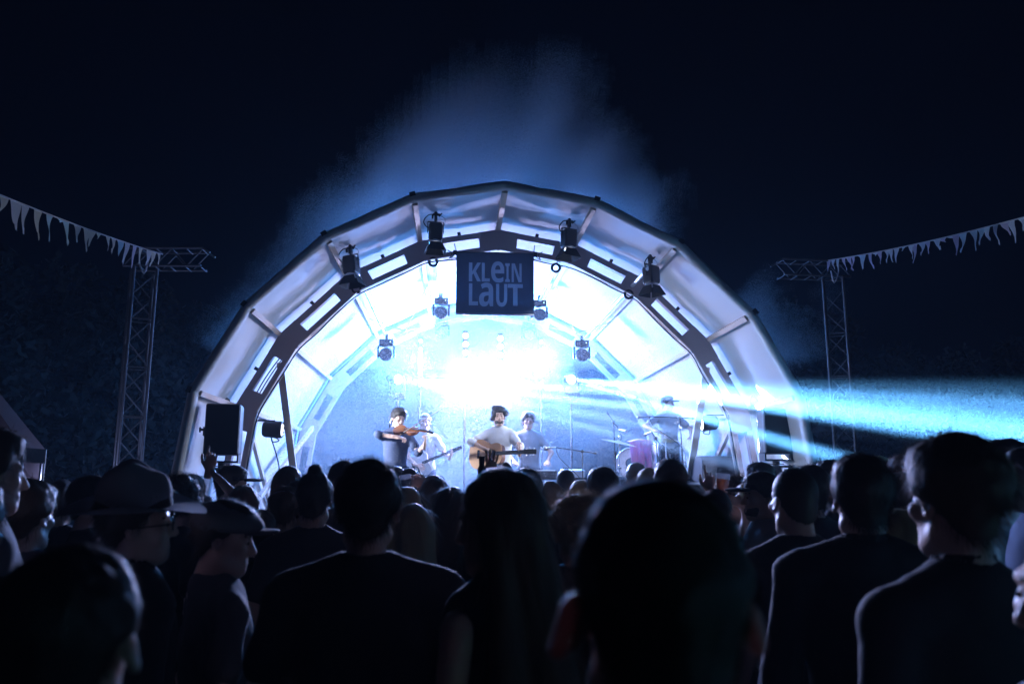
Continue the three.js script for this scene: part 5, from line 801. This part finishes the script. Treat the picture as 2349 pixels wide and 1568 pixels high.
// ------------------------------------------------------------------ drifting smoke: tiny translucent flakes in small cubes of many densities
const smokeMat = phys(0.95, 0.96, 1, 1, { transmission: 0.5, thickness: 0, transparent: true, opacity: 0.29, specularIntensity: 0 });
function flakes(seed, n, size, cell) {
  const r = rngOf(seed), pos = new Float32Array(n * 9), nor = new Float32Array(n * 9), a = V(0, 0, 0), b = V(0, 0, 0), c = V(0, 0, 0);
  for (let i = 0; i < n; i++) {
    let u, v, w; do { u = r() * 2 - 1; v = r() * 2 - 1; w = u * u + v * v; } while (w >= 1);
    const s = 2 * Math.sqrt(1 - w); a.set(u * s, 1 - 2 * w, v * s); b.set(a.y, -a.x, 0.3 * a.z + 0.01); b.sub(c.copy(a).multiplyScalar(b.dot(a))).normalize(); c.crossVectors(a, b);
    const k = size * (0.6 + 0.8 * r()) * 0.577, t0 = r() * 6.283, px = (r() - 0.5) * cell, py = (r() - 0.5) * cell, pz = (r() - 0.5) * cell;
    for (let j = 0; j < 3; j++) { const t = t0 + j * 2.0944, x = Math.cos(t) * k, y = Math.sin(t) * k; pos.set([px + b.x * x + c.x * y, py + b.y * x + c.y * y, pz + b.z * x + c.z * y], i * 9 + j * 3); nor.set([a.x, a.y, a.z], i * 9 + j * 3); }
  }
  const g = new THREE.BufferGeometry(); g.setAttribute('position', new THREE.BufferAttribute(pos, 3)); g.setAttribute('normal', new THREE.BufferAttribute(nor, 3)); return g;
}
function smoke(name, label, seed, lo, hi, cell, size, sigma, thick) {   // sigma: haze per metre where thick(x, y, z) is 1
  const t = thing(name, V(0, 0, 0), label, 'smoke'); t.userData.kind = 'stuff';
  const L = 24, bins = Array.from({ length: L }, () => []), r = rngOf(seed), full = sigma / (0.29 * 0.2165 * 1.053 * size * size) * cell ** 3;
  for (let x = lo[0] + cell / 2; x < hi[0]; x += cell) for (let y = lo[1] + cell / 2; y < hi[1]; y += cell) for (let z = lo[2] + cell / 2; z < hi[2]; z += cell) { const k = Math.round(Math.min(1, thick(x, y, z)) * L + 0.5 * (r() - 0.5)) - 1; if (k >= 0) bins[Math.min(L - 1, k)].push([x, y, z]); }
  bins.forEach((list, k) => {
    if (!list.length) return;
    const m = new THREE.InstancedMesh(flakes(seed + k, Math.ceil(full * (k + 1) / L), size, cell), smokeMat, list.length);
    list.forEach(([x, y, z], i) => m.setMatrixAt(i, new THREE.Matrix4().makeRotationFromEuler(new THREE.Euler(Math.floor(r() * 4) * Math.PI / 2, Math.floor(r() * 4) * Math.PI / 2, Math.floor(r() * 4) * Math.PI / 2)).setPosition(x, y, z)));
    m.name = 'smoke_wisp'; m.userData.kind = 'stuff'; m.castShadow = m.receiveShadow = true; t.add(m);
  });
}
const ss = THREE.MathUtils.smoothstep;
const shafts = []; scene.updateMatrixWorld(true);
scene.traverse((l) => { if (l.isSpotLight && l.intensity > 50000) { const a = l.getWorldPosition(V(0, 0, 0)), b = l.target.getWorldPosition(V(0, 0, 0)); shafts.push([a, b.sub(a).normalize()]); } });
const inShaft = (x, y, z, k) => shafts.some(([a, d]) => { const px = x - a.x, py = y - a.y, pz = z - a.z, t = px * d.x + py * d.y + pz * d.z; return t > 0 && t < 9 && Math.hypot(px - d.x * t, py - d.y * t, pz - d.z * t) < k; });
smoke('stage_smoke', 'thick pale haze hanging in the stage around the band', 31, [CX - 3.5, FLOOR + 0.05, -15.6], [CX + 3.5, 5.3, -10.7], 0.2, 0.008, 0.09, (x, y, z) => {
  const u = Math.abs(x - CX), roof = 5.15 - 0.115 * u * u; if (y > roof - 0.2 || u > 3.35 - Math.max(0, y - 2.7) * 0.4) return 0;
  if (x > 0.9 && inShaft(x, y, z, 0.3)) return 0;
  return (0.25 + 0.9 * ss(fbm(x * 0.75, y * 1.0, z * 0.75, 4), 0.28, 0.62)) * (0.12 + 0.42 * ss(-z, 11.3, 12.4) + 0.45 * ss(-z, 12.2, 13.6)) + 0.6 * Math.exp(-((x - 0.6) ** 2 / 1.6 + (y - 3.7) ** 2 / 0.5 + (z + 13.3) ** 2));
});
smoke('rising_smoke', 'smoke rising into the night behind the stage roof', 41, [-5.4, 4.6, -20.2], [9.4, 12.4, -16.4], 0.2, 0.0075, 1.9, (x, y, z) => {
  const w = 1.6 * (fbm(x * 0.4, y * 0.4, 3) - 0.45), left = -3.5 + 0.72 * (y - 8) + w, topY = 11.2 - 0.05 * (x - 1.4) ** 2 + 3.2 * w, edge = ss(x, left, left + 2.2), top = 1 - ss(y, topY - 4.2, topY), right = 1 - ss(x, 6.5, 9.2);
  return edge * top * right * (1 - (1 - ss(x, -3.4, -0.8)) * (1 - ss(y, 6.2, 8.2)) * 0.8) * (1 - ss(x - 0.9 * (y - 7.2), 3.4, 6.0) * 0.75) * ss(fbm(x * 0.5 - 0.25 * y + 7, y * 0.3 + 9, z * 0.3, 4), 0.38, 0.62);
});
renderer.render(scene, camera);
